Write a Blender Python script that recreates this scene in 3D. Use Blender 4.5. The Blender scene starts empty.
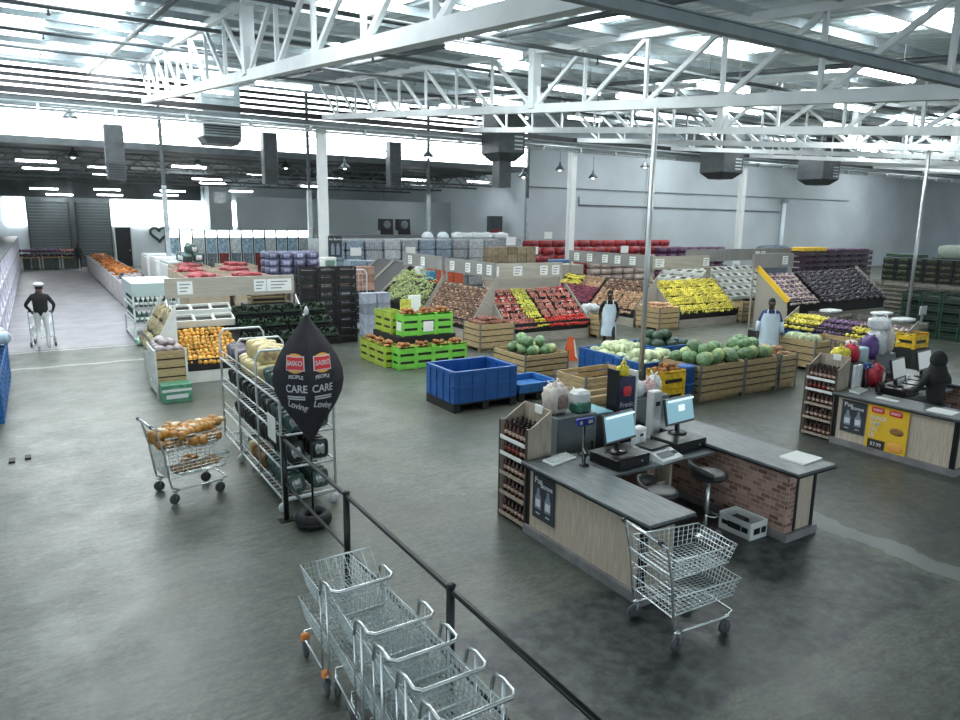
import bpy, math, random
from mathutils import Vector, Matrix
random.seed(7)
SC = bpy.context.scene
COL = SC.collection
R = math.radians
pi = math.pi

# ------------------------------------------------------------------ materials
MATS = {}
def mat(name, col, rough=.6, metal=0.0, var=0.0, scale=6.0, bump=0.0, emit=0.0, trans=0.0, col2=None, stretch=None, alpha=1.0, spec=None, rnd=0.0):
    if name in MATS: return MATS[name]
    m = bpy.data.materials.new(name); m.use_nodes = True
    nt = m.node_tree; b = nt.nodes['Principled BSDF']
    c = (*col, 1)
    b.inputs['Base Color'].default_value = c
    b.inputs['Roughness'].default_value = rough
    b.inputs['Metallic'].default_value = metal
    if spec is not None: b.inputs['Specular IOR Level'].default_value = spec
    if trans: b.inputs['Transmission Weight'].default_value = trans
    if alpha < 1: b.inputs['Alpha'].default_value = alpha
    if emit:
        b.inputs['Emission Color'].default_value = c
        b.inputs['Emission Strength'].default_value = emit
    if var or bump or col2:
        tc = nt.nodes.new('ShaderNodeTexCoord'); n = nt.nodes.new('ShaderNodeTexNoise')
        n.inputs['Scale'].default_value = scale; n.inputs['Detail'].default_value = 4
        src = tc.outputs['Object']
        if stretch:
            mp = nt.nodes.new('ShaderNodeMapping'); mp.inputs['Scale'].default_value = stretch
            nt.links.new(src, mp.inputs['Vector']); src = mp.outputs['Vector']
        nt.links.new(src, n.inputs['Vector'])
        if var or col2:
            rp = nt.nodes.new('ShaderNodeValToRGB')
            d = col2 if col2 else tuple(max(0, v*(1-var)) for v in col)
            e = col if col2 else tuple(min(1, v*(1+var*.5)) for v in col)
            rp.color_ramp.elements[0].position = .36; rp.color_ramp.elements[1].position = .64
            rp.color_ramp.elements[0].color = (*d, 1); rp.color_ramp.elements[1].color = (*e, 1)
            nt.links.new(n.outputs['Fac'], rp.inputs['Fac']); nt.links.new(rp.outputs['Color'], b.inputs['Base Color'])
        if bump:
            bp = nt.nodes.new('ShaderNodeBump'); bp.inputs['Strength'].default_value = bump; bp.inputs['Distance'].default_value = .02
            nt.links.new(n.outputs['Fac'], bp.inputs['Height']); nt.links.new(bp.outputs['Normal'], b.inputs['Normal'])
    if rnd:                                    # every copy a little lighter or darker
        oi = nt.nodes.new('ShaderNodeObjectInfo'); mr = nt.nodes.new('ShaderNodeMapRange'); hs = nt.nodes.new('ShaderNodeHueSaturation')
        mr.inputs[3].default_value = 1-rnd; mr.inputs[4].default_value = 1+rnd*.7
        nt.links.new(oi.outputs['Random'], mr.inputs[0]); nt.links.new(mr.outputs[0], hs.inputs['Value'])
        ln = b.inputs['Base Color'].links
        if ln: nt.links.new(ln[0].from_socket, hs.inputs['Color'])
        else: hs.inputs['Color'].default_value = c
        nt.links.new(hs.outputs[0], b.inputs['Base Color'])
    MATS[name] = m
    return m

# ------------------------------------------------------------------ mesh builder
class MB:
    def __init__(s): s.v = []; s.f = []; s.m = []; s.sm = []; s.k = 0
    def mi(s, k): s.k = k; return s
    def add(s, vs, fs, smooth=False):
        o = len(s.v); s.v += [tuple(p) for p in vs]
        for f in fs: s.f.append([o+i for i in f]); s.m.append(s.k); s.sm.append(smooth)
        return s
    def box(s, c, d, rot=None):
        x, y, z = d[0]/2, d[1]/2, d[2]/2
        vs = [Vector((a*x, b*y, e*z)) for e in (-1, 1) for b in (-1, 1) for a in (-1, 1)]
        if rot is not None: vs = [rot @ v for v in vs]
        c = Vector(c)
        return s.add([v+c for v in vs], [(0,2,3,1),(4,5,7,6),(0,1,5,4),(2,6,7,3),(0,4,6,2),(1,3,7,5)])
    def b2(s, x0, x1, y0, y1, z0, z1):
        return s.box(((x0+x1)/2,(y0+y1)/2,(z0+z1)/2), (x1-x0,y1-y0,z1-z0))
    def cbox(s, c, d, b=.01, rot=None):          # chamfered box
        x, y, z = d[0]/2, d[1]/2, d[2]/2; b = min(b, x*.9, y*.9, z*.9)
        vs = []; idx = {}
        for sx in (-1,1):
            for sy in (-1,1):
                for sz in (-1,1):
                    for ax in range(3):
                        p = [sx*(x-(b if ax!=0 else 0)), sy*(y-(b if ax!=1 else 0)), sz*(z-(b if ax!=2 else 0))]
                        idx[(sx,sy,sz,ax)] = len(vs); vs.append(Vector(p))
        fs = []
        for ax in range(3):
            o = [i for i in range(3) if i != ax]
            for sg in (-1,1):
                q = []
                for a, e in ((-1,-1),(1,-1),(1,1),(-1,1)):
                    k = [0,0,0]; k[ax]=sg; k[o[0]]=a; k[o[1]]=e
                    q.append(idx[(*k,ax)])
                if (sg > 0) != (ax != 1): q.reverse()
                fs.append(q)
        for ax in range(3):                       # edges along ax
            o = [i for i in range(3) if i != ax]
            for a in (-1,1):
                for e in (-1,1):
                    q = []
                    for t, w in ((-1,0),(1,0),(1,1),(-1,1)):
                        k = [0,0,0]; k[ax]=t; k[o[0]]=a; k[o[1]]=e
                        q.append(idx[(*k,o[w])])
                    n = (vs[q[1]]-vs[q[0]]).cross(vs[q[2]]-vs[q[0]])
                    cc = sum((vs[i] for i in q), Vector())
                    if n.dot(cc) < 0: q.reverse()
                    fs.append(q)
        for sx in (-1,1):
            for sy in (-1,1):
                for sz in (-1,1):
                    q = [idx[(sx,sy,sz,a)] for a in range(3)]
                    n = (vs[q[1]]-vs[q[0]]).cross(vs[q[2]]-vs[q[0]])
                    if n.dot(Vector((sx,sy,sz))) < 0: q.reverse()
                    fs.append(q)
        if rot is not None: vs = [rot @ v for v in vs]
        c = Vector(c)
        return s.add([v+c for v in vs], fs)
    def ring(s, c, r, ax1, ax2, n): return [c + ax1*(r*math.cos(2*pi*i/n)) + ax2*(r*math.sin(2*pi*i/n)) for i in range(n)]
    def tube(s, pts, r, n=6, closed=False, caps=True, rs=None):
        pts = [Vector(p) for p in pts]; L = len(pts); rings = []
        prev = None
        for i, p in enumerate(pts):
            if closed: d = pts[(i+1)%L]-pts[i-1]
            else: d = pts[min(i+1,L-1)]-pts[max(i-1,0)]
            if d.length < 1e-9: d = Vector((0,0,1))
            d.normalize()
            if prev is None:
                a = Vector((0,0,1)) if abs(d.z) < .9 else Vector((1,0,0))
                a1 = d.cross(a).normalized()
            else:
                a1 = prev - d*prev.dot(d)
                if a1.length < 1e-6: a1 = d.cross(Vector((0,0,1)))
                a1.normalize()
            prev = a1; a2 = d.cross(a1)
            rings.append(s.ring(p, rs[i] if rs else r, a1, a2, n))
        vs = [v for q in rings for v in q]; fs = []
        for i in range(L if closed else L-1):
            j = (i+1) % L
            for k in range(n): fs.append((i*n+k, i*n+(k+1)%n, j*n+(k+1)%n, j*n+k))
        if caps and not closed: fs += [tuple(range(n))[::-1], tuple((L-1)*n+k for k in range(n))]
        return s.add(vs, fs, n > 5)
    def cyl(s, p0, p1, r, n=10): return s.tube([p0, p1], r, n)
    def bar(s, p0, p1, w, h):                     # rectangular bar
        p0, p1 = Vector(p0), Vector(p1); d = (p1-p0); L = d.length; d.normalize()
        a = Vector((0,0,1)) if abs(d.z) < .95 else Vector((1,0,0))
        y = d.cross(a).normalized(); z = y.cross(d)
        vs = [p + y*(e*w/2) + z*(f*h/2) for p in (p0, p1) for e, f in ((-1,-1),(1,-1),(1,1),(-1,1))]
        return s.add(vs, [(0,3,2,1),(4,5,6,7),(0,1,5,4),(1,2,6,5),(2,3,7,6),(3,0,4,7)])
    def lathe(s, prof, c=(0,0,0), n=16, axis=None):
        c = Vector(c); vs = []
        M = axis if axis is not None else Matrix.Identity(3)
        for r, z in prof:
            for i in range(n): vs.append(c + M @ Vector((r*math.cos(2*pi*i/n), r*math.sin(2*pi*i/n), z)))
        fs = [(i*n+k, i*n+(k+1)%n, (i+1)*n+(k+1)%n, (i+1)*n+k) for i in range(len(prof)-1) for k in range(n)]
        fs += [tuple(range(n))[::-1], tuple((len(prof)-1)*n+k for k in range(n))]
        return s.add(vs, fs, True)
    def sup(s, c, d, e1=.6, e2=.6, nu=12, nv=8, rot=None, jit=0.0, seed=0):   # superellipsoid
        rn = random.Random(seed); c = Vector(c)
        f = lambda w, e: math.copysign(abs(w)**e, w)
        vs = []
        for j in range(1, nv):
            b = -pi/2 + pi*j/nv
            for i in range(nu):
                a = 2*pi*i/nu
                p = Vector((d[0]/2*f(math.cos(b),e1)*f(math.cos(a),e2), d[1]/2*f(math.cos(b),e1)*f(math.sin(a),e2), d[2]/2*f(math.sin(b),e1)))
                if jit: p *= 1+rn.uniform(-jit, jit)
                vs.append(p)
        vs += [Vector((0,0,-d[2]/2)), Vector((0,0,d[2]/2))]
        if rot is not None: vs = [rot @ v for v in vs]
        vs = [v+c for v in vs]; B = len(vs)-2; fs = []
        for j in range(nv-2):
            for i in range(nu): fs.append((j*nu+i, j*nu+(i+1)%nu, (j+1)*nu+(i+1)%nu, (j+1)*nu+i))
        for i in range(nu):
            fs.append((B, (i+1)%nu, i)); fs.append((B+1, (nv-2)*nu+i, (nv-2)*nu+(i+1)%nu))
        return s.add(vs, fs, True)
    def poly(s, pts, off):                        # polygon extruded by a vector
        pts = [Vector(p) for p in pts]; off = Vector(off); n = len(pts)
        nr = Vector()
        for i in range(n): nr += (pts[i]-pts[0]).cross(pts[(i+1)%n]-pts[0])
        if nr.dot(off) > 0: pts.reverse()
        vs = pts+[p+off for p in pts]
        return s.add(vs, [tuple(range(n)), tuple(range(2*n-1, n-1, -1))] + [(i, i+n, (i+1)%n+n, (i+1)%n) for i in range(n)])
    def quad(s, a, b, c, d): return s.add([a,b,c,d], [(0,1,2,3)])
    def build(s, name, mats, parent=None, loc=None, rz=0):
        me = bpy.data.meshes.new(name); me.from_pydata(s.v, [], s.f); me.update()
        ms = mats if isinstance(mats, (list, tuple)) else [mats]
        for m in ms: me.materials.append(m)
        me.polygons.foreach_set('material_index', s.m); me.polygons.foreach_set('use_smooth', s.sm)
        o = bpy.data.objects.new(name, me); COL.objects.link(o)
        if parent: o.parent = parent
        if loc is not None: o.location = loc
        if rz: o.rotation_euler = (0,0,rz)
        return o

def tag(o, label, cat, group=None, kind=None):
    if label: o['label'] = label
    if cat: o['category'] = cat
    if group: o['group'] = group
    if kind: o['kind'] = kind
    return o
def thing(name, label, cat, loc=(0,0,0), rz=0, group=None):
    o = bpy.data.objects.new(name, None); COL.objects.link(o)
    o.empty_display_size = .2; o.location = loc; o.rotation_euler = (0,0,rz)
    return tag(o, label, cat, group)
def struct(o): o['kind'] = 'structure'; return o
KIDS = {}
def dup(root, loc, rz=0, label=None, group=None, rot=None, sc=None):
    def cp(o, par):
        c = o.copy(); COL.objects.link(c)
        if par: c.parent = par
        for ch in o.children: cp(ch, c)
        return c
    r = cp(root, None); r.location = loc; r.rotation_euler = rot if rot else (0,0,rz)
    if sc: r.scale = (sc,sc,sc) if isinstance(sc,(int,float)) else sc
    if label: r['label'] = label
    if group: r['group'] = group
    return r
class Proto:
    # first call places the source itself, later calls copies
    def __init__(s, root): s.root = root; s.used = False
    def put(s, loc, rz=0, label=None, group=None, rot=None, sc=None):
        if not s.used:
            s.used = True; r = s.root; r.location = loc; r.rotation_euler = rot if rot else (0,0,rz)
            if sc: r.scale = (sc,sc,sc) if isinstance(sc,(int,float)) else sc
            if label: r['label'] = label
            if group: r['group'] = group
            return r
        s.root.scale = s.root.scale
        return dup(s.root, loc, rz, label, group, rot, sc if sc else (1,1,1))
ORD = ['first','second','third','fourth','fifth','sixth','seventh','eighth','ninth','tenth','eleventh','twelfth','thirteenth','fourteenth','fifteenth','sixteenth','seventeenth','eighteenth','nineteenth','twentieth']
def txt(body, name, m, size, parent, loc, rot, ext=.002, align='CENTER', sx=1.0, shear=0):
    cu = bpy.data.curves.new(name, 'FONT'); cu.body = body; cu.size = size; cu.extrude = ext; cu.align_x = align; cu.align_y = 'CENTER'; cu.shear = shear; cu.offset = size*.012
    t = bpy.data.objects.new(name, cu); COL.objects.link(t)
    dg = bpy.context.evaluated_depsgraph_get(); dg.update()
    me = bpy.data.meshes.new_from_object(t.evaluated_get(dg))
    COL.objects.unlink(t); bpy.data.objects.remove(t)
    me.materials.clear(); me.materials.append(m)
    o = bpy.data.objects.new(name, me); COL.objects.link(o)
    o.parent = parent; o.location = loc; o.rotation_euler = rot; o.scale = (sx,1,1)
    return o
RX90 = (pi/2, 0, 0)              # text facing -Y
RXL = (pi/2, 0, -pi/2)           # text facing -X

# ------------------------------------------------------------------ camera
def camera():
    F, pit, yaw, rol, H = 703.97, R(11.192), R(31.973), R(.765), 3.6
    f = Vector((math.sin(yaw)*math.cos(pit), math.cos(yaw)*math.cos(pit), -math.sin(pit)))
    r = Vector((math.cos(yaw), -math.sin(yaw), 0)); u = r.cross(f)
    r2 = r*math.cos(rol)+u*math.sin(rol); u2 = -r*math.sin(rol)+u*math.cos(rol)
    cd = bpy.data.cameras.new('camera'); c = bpy.data.objects.new('camera', cd); COL.objects.link(c)
    cd.sensor_width = 36; cd.lens = F/960*36; cd.clip_end = 300; cd.clip_start = .05
    M = Matrix((r2, u2, -f)).transposed().to_4x4(); M.translation = (0,0,H)
    c.matrix_world = M; SC.camera = c
camera()
# ================================================================== the hall
ZB = lambda y: 4.78+.097*y          # underside of the truss bottom chords
ZT = lambda y: ZB(y)+1.42
ZR = lambda y: 6.42+.097*y          # roof sheeting
YG = 36.3                            # clerestory plane

def floor_mat():
    m = bpy.data.materials.new('polished_concrete'); m.use_nodes = True
    nt = m.node_tree; b = nt.nodes['Principled BSDF']; L = nt.links.new
    N = lambda t: nt.nodes.new(t)
    tc = N('ShaderNodeTexCoord'); sp = N('ShaderNodeSeparateXYZ'); L(tc.outputs['Object'], sp.inputs[0])
    def noise(scale, det=5, st=(1,1,1)):
        mp = N('ShaderNodeMapping'); mp.inputs['Scale'].default_value = st; L(tc.outputs['Object'], mp.inputs[0])
        n = N('ShaderNodeTexNoise'); n.inputs['Scale'].default_value = scale; n.inputs['Detail'].default_value = det; n.inputs['Roughness'].default_value = .62
        L(mp.outputs[0], n.inputs['Vector']); return n.outputs['Fac']
    def math_(op, a, c):
        n = N('ShaderNodeMath'); n.operation = op
        for i, w in enumerate((a, c)):
            if isinstance(w, (int, float)): n.inputs[i].default_value = w
            else: L(w, n.inputs[i])
        return n.outputs[0]
    wob = math_('MULTIPLY', math_('SUBTRACT', noise(1.7), .5), .5)
    xs = math_('ADD', sp.outputs[0], wob); ys = math_('ADD', sp.outputs[1], wob)
    def step(v, e, w=.12):
        r = N('ShaderNodeMapRange'); r.interpolation_type = 'SMOOTHSTEP'
        L(v, r.inputs[0]); r.inputs[1].default_value = e-w; r.inputs[2].default_value = e+w; return r.outputs[0]
    def rect(x0, x1, y0, y1, w=.1):
        a = math_('SUBTRACT', step(xs, x0, w), step(xs, x1, w)); c = math_('SUBTRACT', step(ys, y0, w), step(ys, y1, w))
        return math_('MULTIPLY', a, c)
    def mix(fac, a, c):
        n = N('ShaderNodeMix'); n.data_type = 'RGBA'
        L(fac, n.inputs[0]) if not isinstance(fac, float) else setattr(n.inputs[0], 'default_value', fac)
        for i, w in ((6, a), (7, c)):
            if isinstance(w, tuple): n.inputs[i].default_value = (*w, 1)
            else: L(w, n.inputs[i])
        return n.outputs[2]
    def ramp(fac, lo, hi, c0, c1):
        r = N('ShaderNodeValToRGB'); r.color_ramp.elements[0].position = lo; r.color_ramp.elements[1].position = hi
        r.color_ramp.elements[0].color = (*c0, 1); r.color_ramp.elements[1].color = (*c1, 1); L(fac, r.inputs[0]); return r.outputs[0]
    base = ramp(noise(.55), .3, .7, (.060,.074,.067), (.130,.146,.130))
    fine = ramp(noise(5, 6, (1,2.2,1)), .34, .66, (.52,.55,.54), (1.3,1.27,1.18))
    mu = N('ShaderNodeMix'); mu.data_type = 'RGBA'; mu.blend_type = 'MULTIPLY'; mu.inputs[0].default_value = .8; L(base, mu.inputs[6]); L(fine, mu.inputs[7])
    c = mu.outputs[2]
    # tile grid ghosting through the screed, 0.6 m
    br = N('ShaderNodeTexBrick'); br.offset = 0; br.inputs['Scale'].default_value = 1; br.inputs['Brick Width'].default_value = .62; br.inputs['Row Height'].default_value = .62
    br.inputs['Mortar Size'].default_value = .009; br.inputs['Color1'].default_value = (1,1,1,1); br.inputs['Color2'].default_value = (.9,.9,.91,1); br.inputs['Mortar'].default_value = (.50,.52,.52,1)
    L(tc.outputs['Object'], br.inputs['Vector'])
    mu2 = N('ShaderNodeMix'); mu2.data_type = 'RGBA'; mu2.blend_type = 'MULTIPLY'; L(math_('MAXIMUM', math_('MULTIPLY', math_('SUBTRACT', noise(.7), .47), 2.6), .04), mu2.inputs[0]); mu2.clamp_factor = True; L(c, mu2.inputs[6]); L(br.outputs['Color'], mu2.inputs[7])
    c = mu2.outputs[2]
    c = mix(math_('MULTIPLY', step(noise(.42, 3), .55, .10), .45), c, (.102,.097,.072))
    mott = ramp(noise(17, 8, (1,1.7,1)), .32, .68, (.55,.57,.56), (1.38,1.36,1.30))
    mu3 = N('ShaderNodeMix'); mu3.data_type = 'RGBA'; mu3.blend_type = 'MULTIPLY'; mu3.inputs[0].default_value = .8; L(c, mu3.inputs[6]); L(mott, mu3.inputs[7]); c = mu3.outputs[2]
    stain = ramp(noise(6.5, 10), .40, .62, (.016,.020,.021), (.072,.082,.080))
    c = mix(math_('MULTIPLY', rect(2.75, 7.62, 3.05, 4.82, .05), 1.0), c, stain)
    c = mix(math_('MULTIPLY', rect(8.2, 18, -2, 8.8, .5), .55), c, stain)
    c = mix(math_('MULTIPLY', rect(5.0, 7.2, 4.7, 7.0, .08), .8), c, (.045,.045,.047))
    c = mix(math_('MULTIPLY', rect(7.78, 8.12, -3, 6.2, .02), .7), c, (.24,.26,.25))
    c = mix(math_('MULTIPLY', rect(-3, 2.9, 22.2, 58, .05), .8), c, ramp(noise(.8), .3, .7, (.26,.25,.28), (.36,.35,.38)))
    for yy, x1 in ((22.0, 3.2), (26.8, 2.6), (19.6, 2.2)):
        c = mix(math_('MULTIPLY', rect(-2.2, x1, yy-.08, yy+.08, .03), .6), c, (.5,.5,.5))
    L(c, b.inputs['Base Color'])
    rr = N('ShaderNodeMapRange'); L(noise(1.3, 6), rr.inputs[0]); rr.inputs[1].default_value = .3; rr.inputs[2].default_value = .7; rr.inputs[3].default_value = .30; rr.inputs[4].default_value = .50
    L(rr.outputs[0], b.inputs['Roughness'])
    bp = N('ShaderNodeBump'); bp.inputs['Strength'].default_value = .12; bp.inputs['Distance'].default_value = .02; L(noise(9, 4), bp.inputs['Height']); L(bp.outputs[0], b.inputs['Normal'])
    return m

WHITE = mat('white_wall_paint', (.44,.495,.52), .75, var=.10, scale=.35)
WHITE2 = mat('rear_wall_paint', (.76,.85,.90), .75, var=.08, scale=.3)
STEELW = mat('white_painted_steel', (.64,.68,.685), .45, var=.06, scale=3)
STEELD = mat('dark_painted_steel', (.075,.09,.095), .5, var=.2, scale=3)
STEELG = mat('mid_grey_steel', (.22,.26,.27), .5, var=.15, scale=3)
COLW = mat('column_white', (.80,.83,.82), .5, var=.05, scale=2)
PURL = mat('pale_purlin_steel', (.40,.46,.48), .5, .2, var=.15, scale=4)
GALV = mat('galvanised_steel', (.45,.50,.51), .4, .5, var=.15, scale=5)
SHEET = mat('roof_sheeting', (.66,.74,.76), .55, .1, var=.18, scale=1.2, stretch=(1,.2,1))
DAY = mat('daylight_glass', (.93,.98,1.0), .5, emit=4.2)
SKYL = mat('translucent_roof_sheet', (.93,.98,1.0), .5, emit=8.5)
TUBE = mat('lit_fluorescent_tube', (.95,.99,1.0), .5, emit=14.0)
PART = mat('grey_partition_paint', (.40,.46,.48), .7, var=.08, scale=.4)
DARKR = mat('dim_rear_bay', (.05,.06,.066), .7, var=.3, scale=1.0)
GATE = mat('grey_roller_steel', (.13,.16,.17), .5, var=.15, scale=2)
BLACK = mat('black_plastic', (.012,.013,.015), .4)

struct(MB().b2(-7, 95, -9, 58.2, -.12, 0).build('floor', floor_mat()))
struct(MB().b2(-2.4, -2.2, 6, 57.8, 0, 9.0).build('wall_left', WHITE))
struct(MB().b2(25.9, 95, YG, YG+.2, 0, ZR(YG)-.1).build('wall_back', WHITE))
struct(MB().b2(25.9, 26.1, YG+.2, 57.8, 0, 6.6).build('wall_right', WHITE2))
# rear wall with openings for daylight panels and gates
w = MB(); w.b2(-7, 26.1, 57.8, 58.0, 0, 6.6); struct(w.build('wall_rear', WHITE2))
struct(MB().b2(-2.1, 10.8, 57.3, 57.78, 4.8, 6.6).build('trim_1', DARKR))
# rear bay roof, low light put into its dark colour
struct(MB().b2(-7, 26.1, YG+.2, 58, 6.62, 6.72).build('ceiling_rear', DARKR))
# corrugated roof of the front bay
m_ = MB(); x = -8.0; vs = []; fs = []
prof = []
while x < 95:
    prof += [(x, 0), (x+.10, 0), (x+.15, .05), (x+.25, .05)]; x += .30
for (px, pz) in prof: vs += [(px, -9, ZR(-9)+pz), (px, YG+.3, ZR(YG+.3)+pz)]
for i in range(len(prof)-1): fs.append((2*i, 2*i+2, 2*i+3, 2*i+1))
m_.add(vs, fs); struct(m_.build('ceiling', SHEET))
# daylight: translucent sheets in the roof, right rear ones added to light the wall
def rf(x0, x1, y0, y1, k):
    z = -.015
    mb = MB(); mb.add([(x0,y0,ZR(y0)+z),(x1,y0,ZR(y0)+z),(x1,y1,ZR(y1)+z),(x0,y1,ZR(y1)+z)], [(0,1,2,3)])
    mb.add([(x0,y0,ZR(y0)+z-.012),(x1,y0,ZR(y0)+z-.012),(x1,y1,ZR(y1)+z-.012),(x0,y1,ZR(y1)+z-.012)], [(3,2,1,0)])
    struct(mb.build('window_%d' % k, SKYL))
k = 10
SKYS = [(-.6,.6,21.5,26.5),(1.2,2.2,17.5,22.5),(-1.6,1.0,29,33.5),(2.2,3.3,23,26),(1.0,2.6,27,29),(2.2,3.6,30.5,33),(5.2,6.4,12.2,15),(7.0,8.0,11.2,12.8),(8.2,9.2,13.2,15),(9.4,10.0,10.2,11.6),(12.4,13.6,11.2,12.4),(13.5,14.5,10.9,11.9),(12.7,13.9,6.6,8.1),(13.2,14.6,14.2,15.4),(17.6,18.8,10.8,12.2),(18.0,19.5,16,18),(21.5,23,13,15),(24,25.5,18,20.5),(12,13.2,18,20.5),(7.5,8.6,19,22),(30,31.5,14,16.5),(35,36.5,20,23),(44,46,18,21),(28,29.5,24,27),(4.6,5.6,6.6,9),(16,17,24,27),(-1,1,12,15),(2,3.2,7,10),(22,23.2,26,29),(39,41,27,30),(52,54,22,26),(30,32,30,33),(36,38,31,34.5),(44,46.5,29,33),(58,61,28,33),(33,35,25,28),(48,50,23,26),(2.6,4,33.5,36),(-.2,1.0,17,20),(3.2,4.2,19.5,22),(4.4,5.4,25,28),(6,7.2,29,32.5)]
for q in SKYS: rf(*q, k); k += 1
# clerestory glazing: lower clear band, upper louvred band
struct(MB().b2(-8, 25.9, YG+.05, YG+.12, 6.72, ZR(YG)-.05).build('window_1', DAY))
n = 2
for z in (8.45, 8.72, 8.99, 9.26, 9.53, 9.8):
    pass
lv = MB()
for z in (8.42, 8.70, 8.98, 9.26, 9.54): lv.bar((-8, YG-.06, z), (25.9, YG-.06, z), .10, .15)
struct(lv.build('trim_2', BLACK))
fr = MB()
for z in (6.70, 7.2, 7.7): fr.bar((-8, YG-.03, z), (25.9, YG-.03, z), .05, .05 if z > 6.8 else .3)
struct(fr.build('trim_3', STEELD))
# posts under the clerestory
for i, X in enumerate((5.22, 12.1, 19.0, 25.85)):
    p = MB(); p.b2(X-.07, X+.07, YG-.2, YG-.06, 5.0, ZR(YG)-.15); p.b2(X-.10, X+.10, YG-.22, YG-.04, 0, 5.0)
    p.m = [0]*6+[1]*6
    tag(p.build('steel_post', [STEELD, GALV]), 'tall steel post under the clerestory, %s from the left, dark above and pale below' % ORD[i], 'post')
# valley beam on the white columns with its pipes
g = MB(); g.bar((-8, 30, 7.48), (95, 30, 7.48), .30, .24); struct(g.build('trim_4', STEELG))
g = MB(); g.bar((-8, 29.7, 7.75), (95, 29.7, 7.75), .20, .20); struct(g.build('trim_5', BLACK))
tray = MB()
for z, y in ((7.28, 29.66), (7.36, 29.54), (7.18, 29.70)): tray.tube([(-2.1, y, z), (95, y, z)], .05, 6)
for i in range(30): tray.b2(-2+i*2.4, -1.9+i*2.4, 29.50, 29.76, 7.14, 7.40)
tag(tray.build('pipe_run', GALV), 'pale run of pipes and cable tray clipped along the valley beam', 'pipes')
# near edge beam
b = MB(); zc = 5.14
b.b2(2.5, 95, 4.06, 4.14, zc-.055, zc-.04); b.b2(2.5, 95, 4.06, 4.14, zc+.04, zc+.055); b.b2(2.5, 95, 4.09, 4.11, zc-.04, zc+.04)
struct(b.build('trim_6', STEELG))
# ---- trusses
TX = [3.8+6.83*i for i in range(9)]
TL = ['nearest the camera, over the rail and checkouts','the second, carried by the wide white column','the third from the left','the fourth, carried by the middle white column','the fifth from the left','the sixth, carried by the column at the back wall','the seventh from the left','the eighth from the left','the last on the far right']
for ti, X in enumerate(TX):
    t = thing('roof_truss', 'white steel lattice roof truss, %s' % TL[ti], 'roof truss', (X, 4.3, 0))
    Y0, Y1 = 4.18, 29.84
    f = lambda y, z: (0, y-4.3, z)
    MB().bar(f(Y0, ZB(Y0)+.1), f(Y1, ZB(Y1)+.1), .16, .20).build('bottom_chord', STEELW, t)
    MB().bar(f(Y0, ZT(Y0)), f(Y1, ZT(Y1)), .14, .14).build('top_chord', STEELW, t)
    ys = [14.7+1.9*j for j in range(-5, 9)]
    for j, y in enumerate(ys):
        if y > Y1 or y < Y0: continue
        mid = abs(y-14.7) < .01
        p = MB(); p.bar(f(y, ZB(y)+.1), f(y, ZT(y)), .22 if mid else .07, .22 if mid else .07)
        p.build('web_post', STEELW, t)
        if mid:
            z0 = ZB(y)
            MB().poly([f(y-.45,z0+.0), f(y+.45,z0+.08), f(y+.16,z0+.6), f(y-.16,z0+.6)], (.03,0,0)).build('gusset_plate', STEELW, t)
        if y > 14.6 and y+1.9 < Y1+.4:
            MB().bar(f(y+.08, ZB(y)+.15), f(min(y+1.9,Y1), ZT(min(y+1.9,Y1))-.05), .07, .09).build('diagonal', STEELW, t)
        if y < 14.8 and y-1.9 > Y0-.4:
            ya = max(y-1.9, Y0)
            MB().bar(f(y-.08, ZB(y)+.15), f(ya, ZT(ya)-.05), .07, .09).build('diagonal', STEELW, t)
# ---- purlins, sprinkler pipes
for i in range(20):
    y = 5.2+1.62*i
    p = MB(); z = ZR(y)-.12
    p.b2(-8, 95, y-.015, y+.015, z-.06, z+.08); p.b2(-8, 95, y-.015, y+.05, z-.075, z-.06)
    tag(p.build('roof_purlin', PURL), 'grey steel purlin running crosswise under the roof sheets', 'purlin', 'purlins under the roof')
def pipe(name, pts, r, label, drops=()):
    t = thing(name, label, 'pipe')
    MB().tube(pts, r, 8).build('pipe', STEELD, t)
    for d in drops:
        h = MB(); h.cyl(d, (d[0], d[1], d[2]-.12), .02, 6); h.lathe([(.01,-.16),(.04,-.15),(.03,-.12),(.02,-.10)], d, 8); h.build('sprinkler_head', STEELD, t)
    return t
for y, nm in ((8.3,'the nearest one'),(12.6,'the second from the front'),(17.0,'the third from the front'),(21.5,'the fourth from the front'),(26.0,'the rearmost one')):
    z = ZR(y)-.50
    pipe('sprinkler_pipe', [(-2.1,y,z),(94,y,z)], .045, 'dark sprinkler pipe running crosswise under the roof, %s' % nm, [(xx, y, z) for xx in [.6+3.4*j for j in range(13)]])
for X, nm in ((2.6,'left of the first truss'),(8.6,'between the first and second truss'),(15.6,'between the second and third truss'),(22.2,'between the third and fourth truss')):
    pipe('sprinkler_pipe', [(X, 5, ZR(5)-.30), (X, YG-.4, ZR(YG-.4)-.30)], .06, 'dark sprinkler main running up the roof slope %s' % nm)
# ---- white columns
for X, nm, wd in ((10.64,'wide white steel column behind the black crates, with a poster on it',.36),(24.3,'white steel column behind the red apple stall',.32),(38.0,'white steel column beside the back wall at the right',.32)):
    t = thing('column', nm, 'column', (X, 30, 0))
    c = MB(); h = 7.36
    c.b2(-wd/2, wd/2, -.17, -.14, 0, h); c.b2(-wd/2, wd/2, .14, .17, 0, h); c.b2(-.08, .08, -.14, .14, 0, h); c.build('shaft', COLW, t)
    MB().b2(-.3,.3,-.3,.3,0,.03).build('base_plate', STEELG, t)
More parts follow.
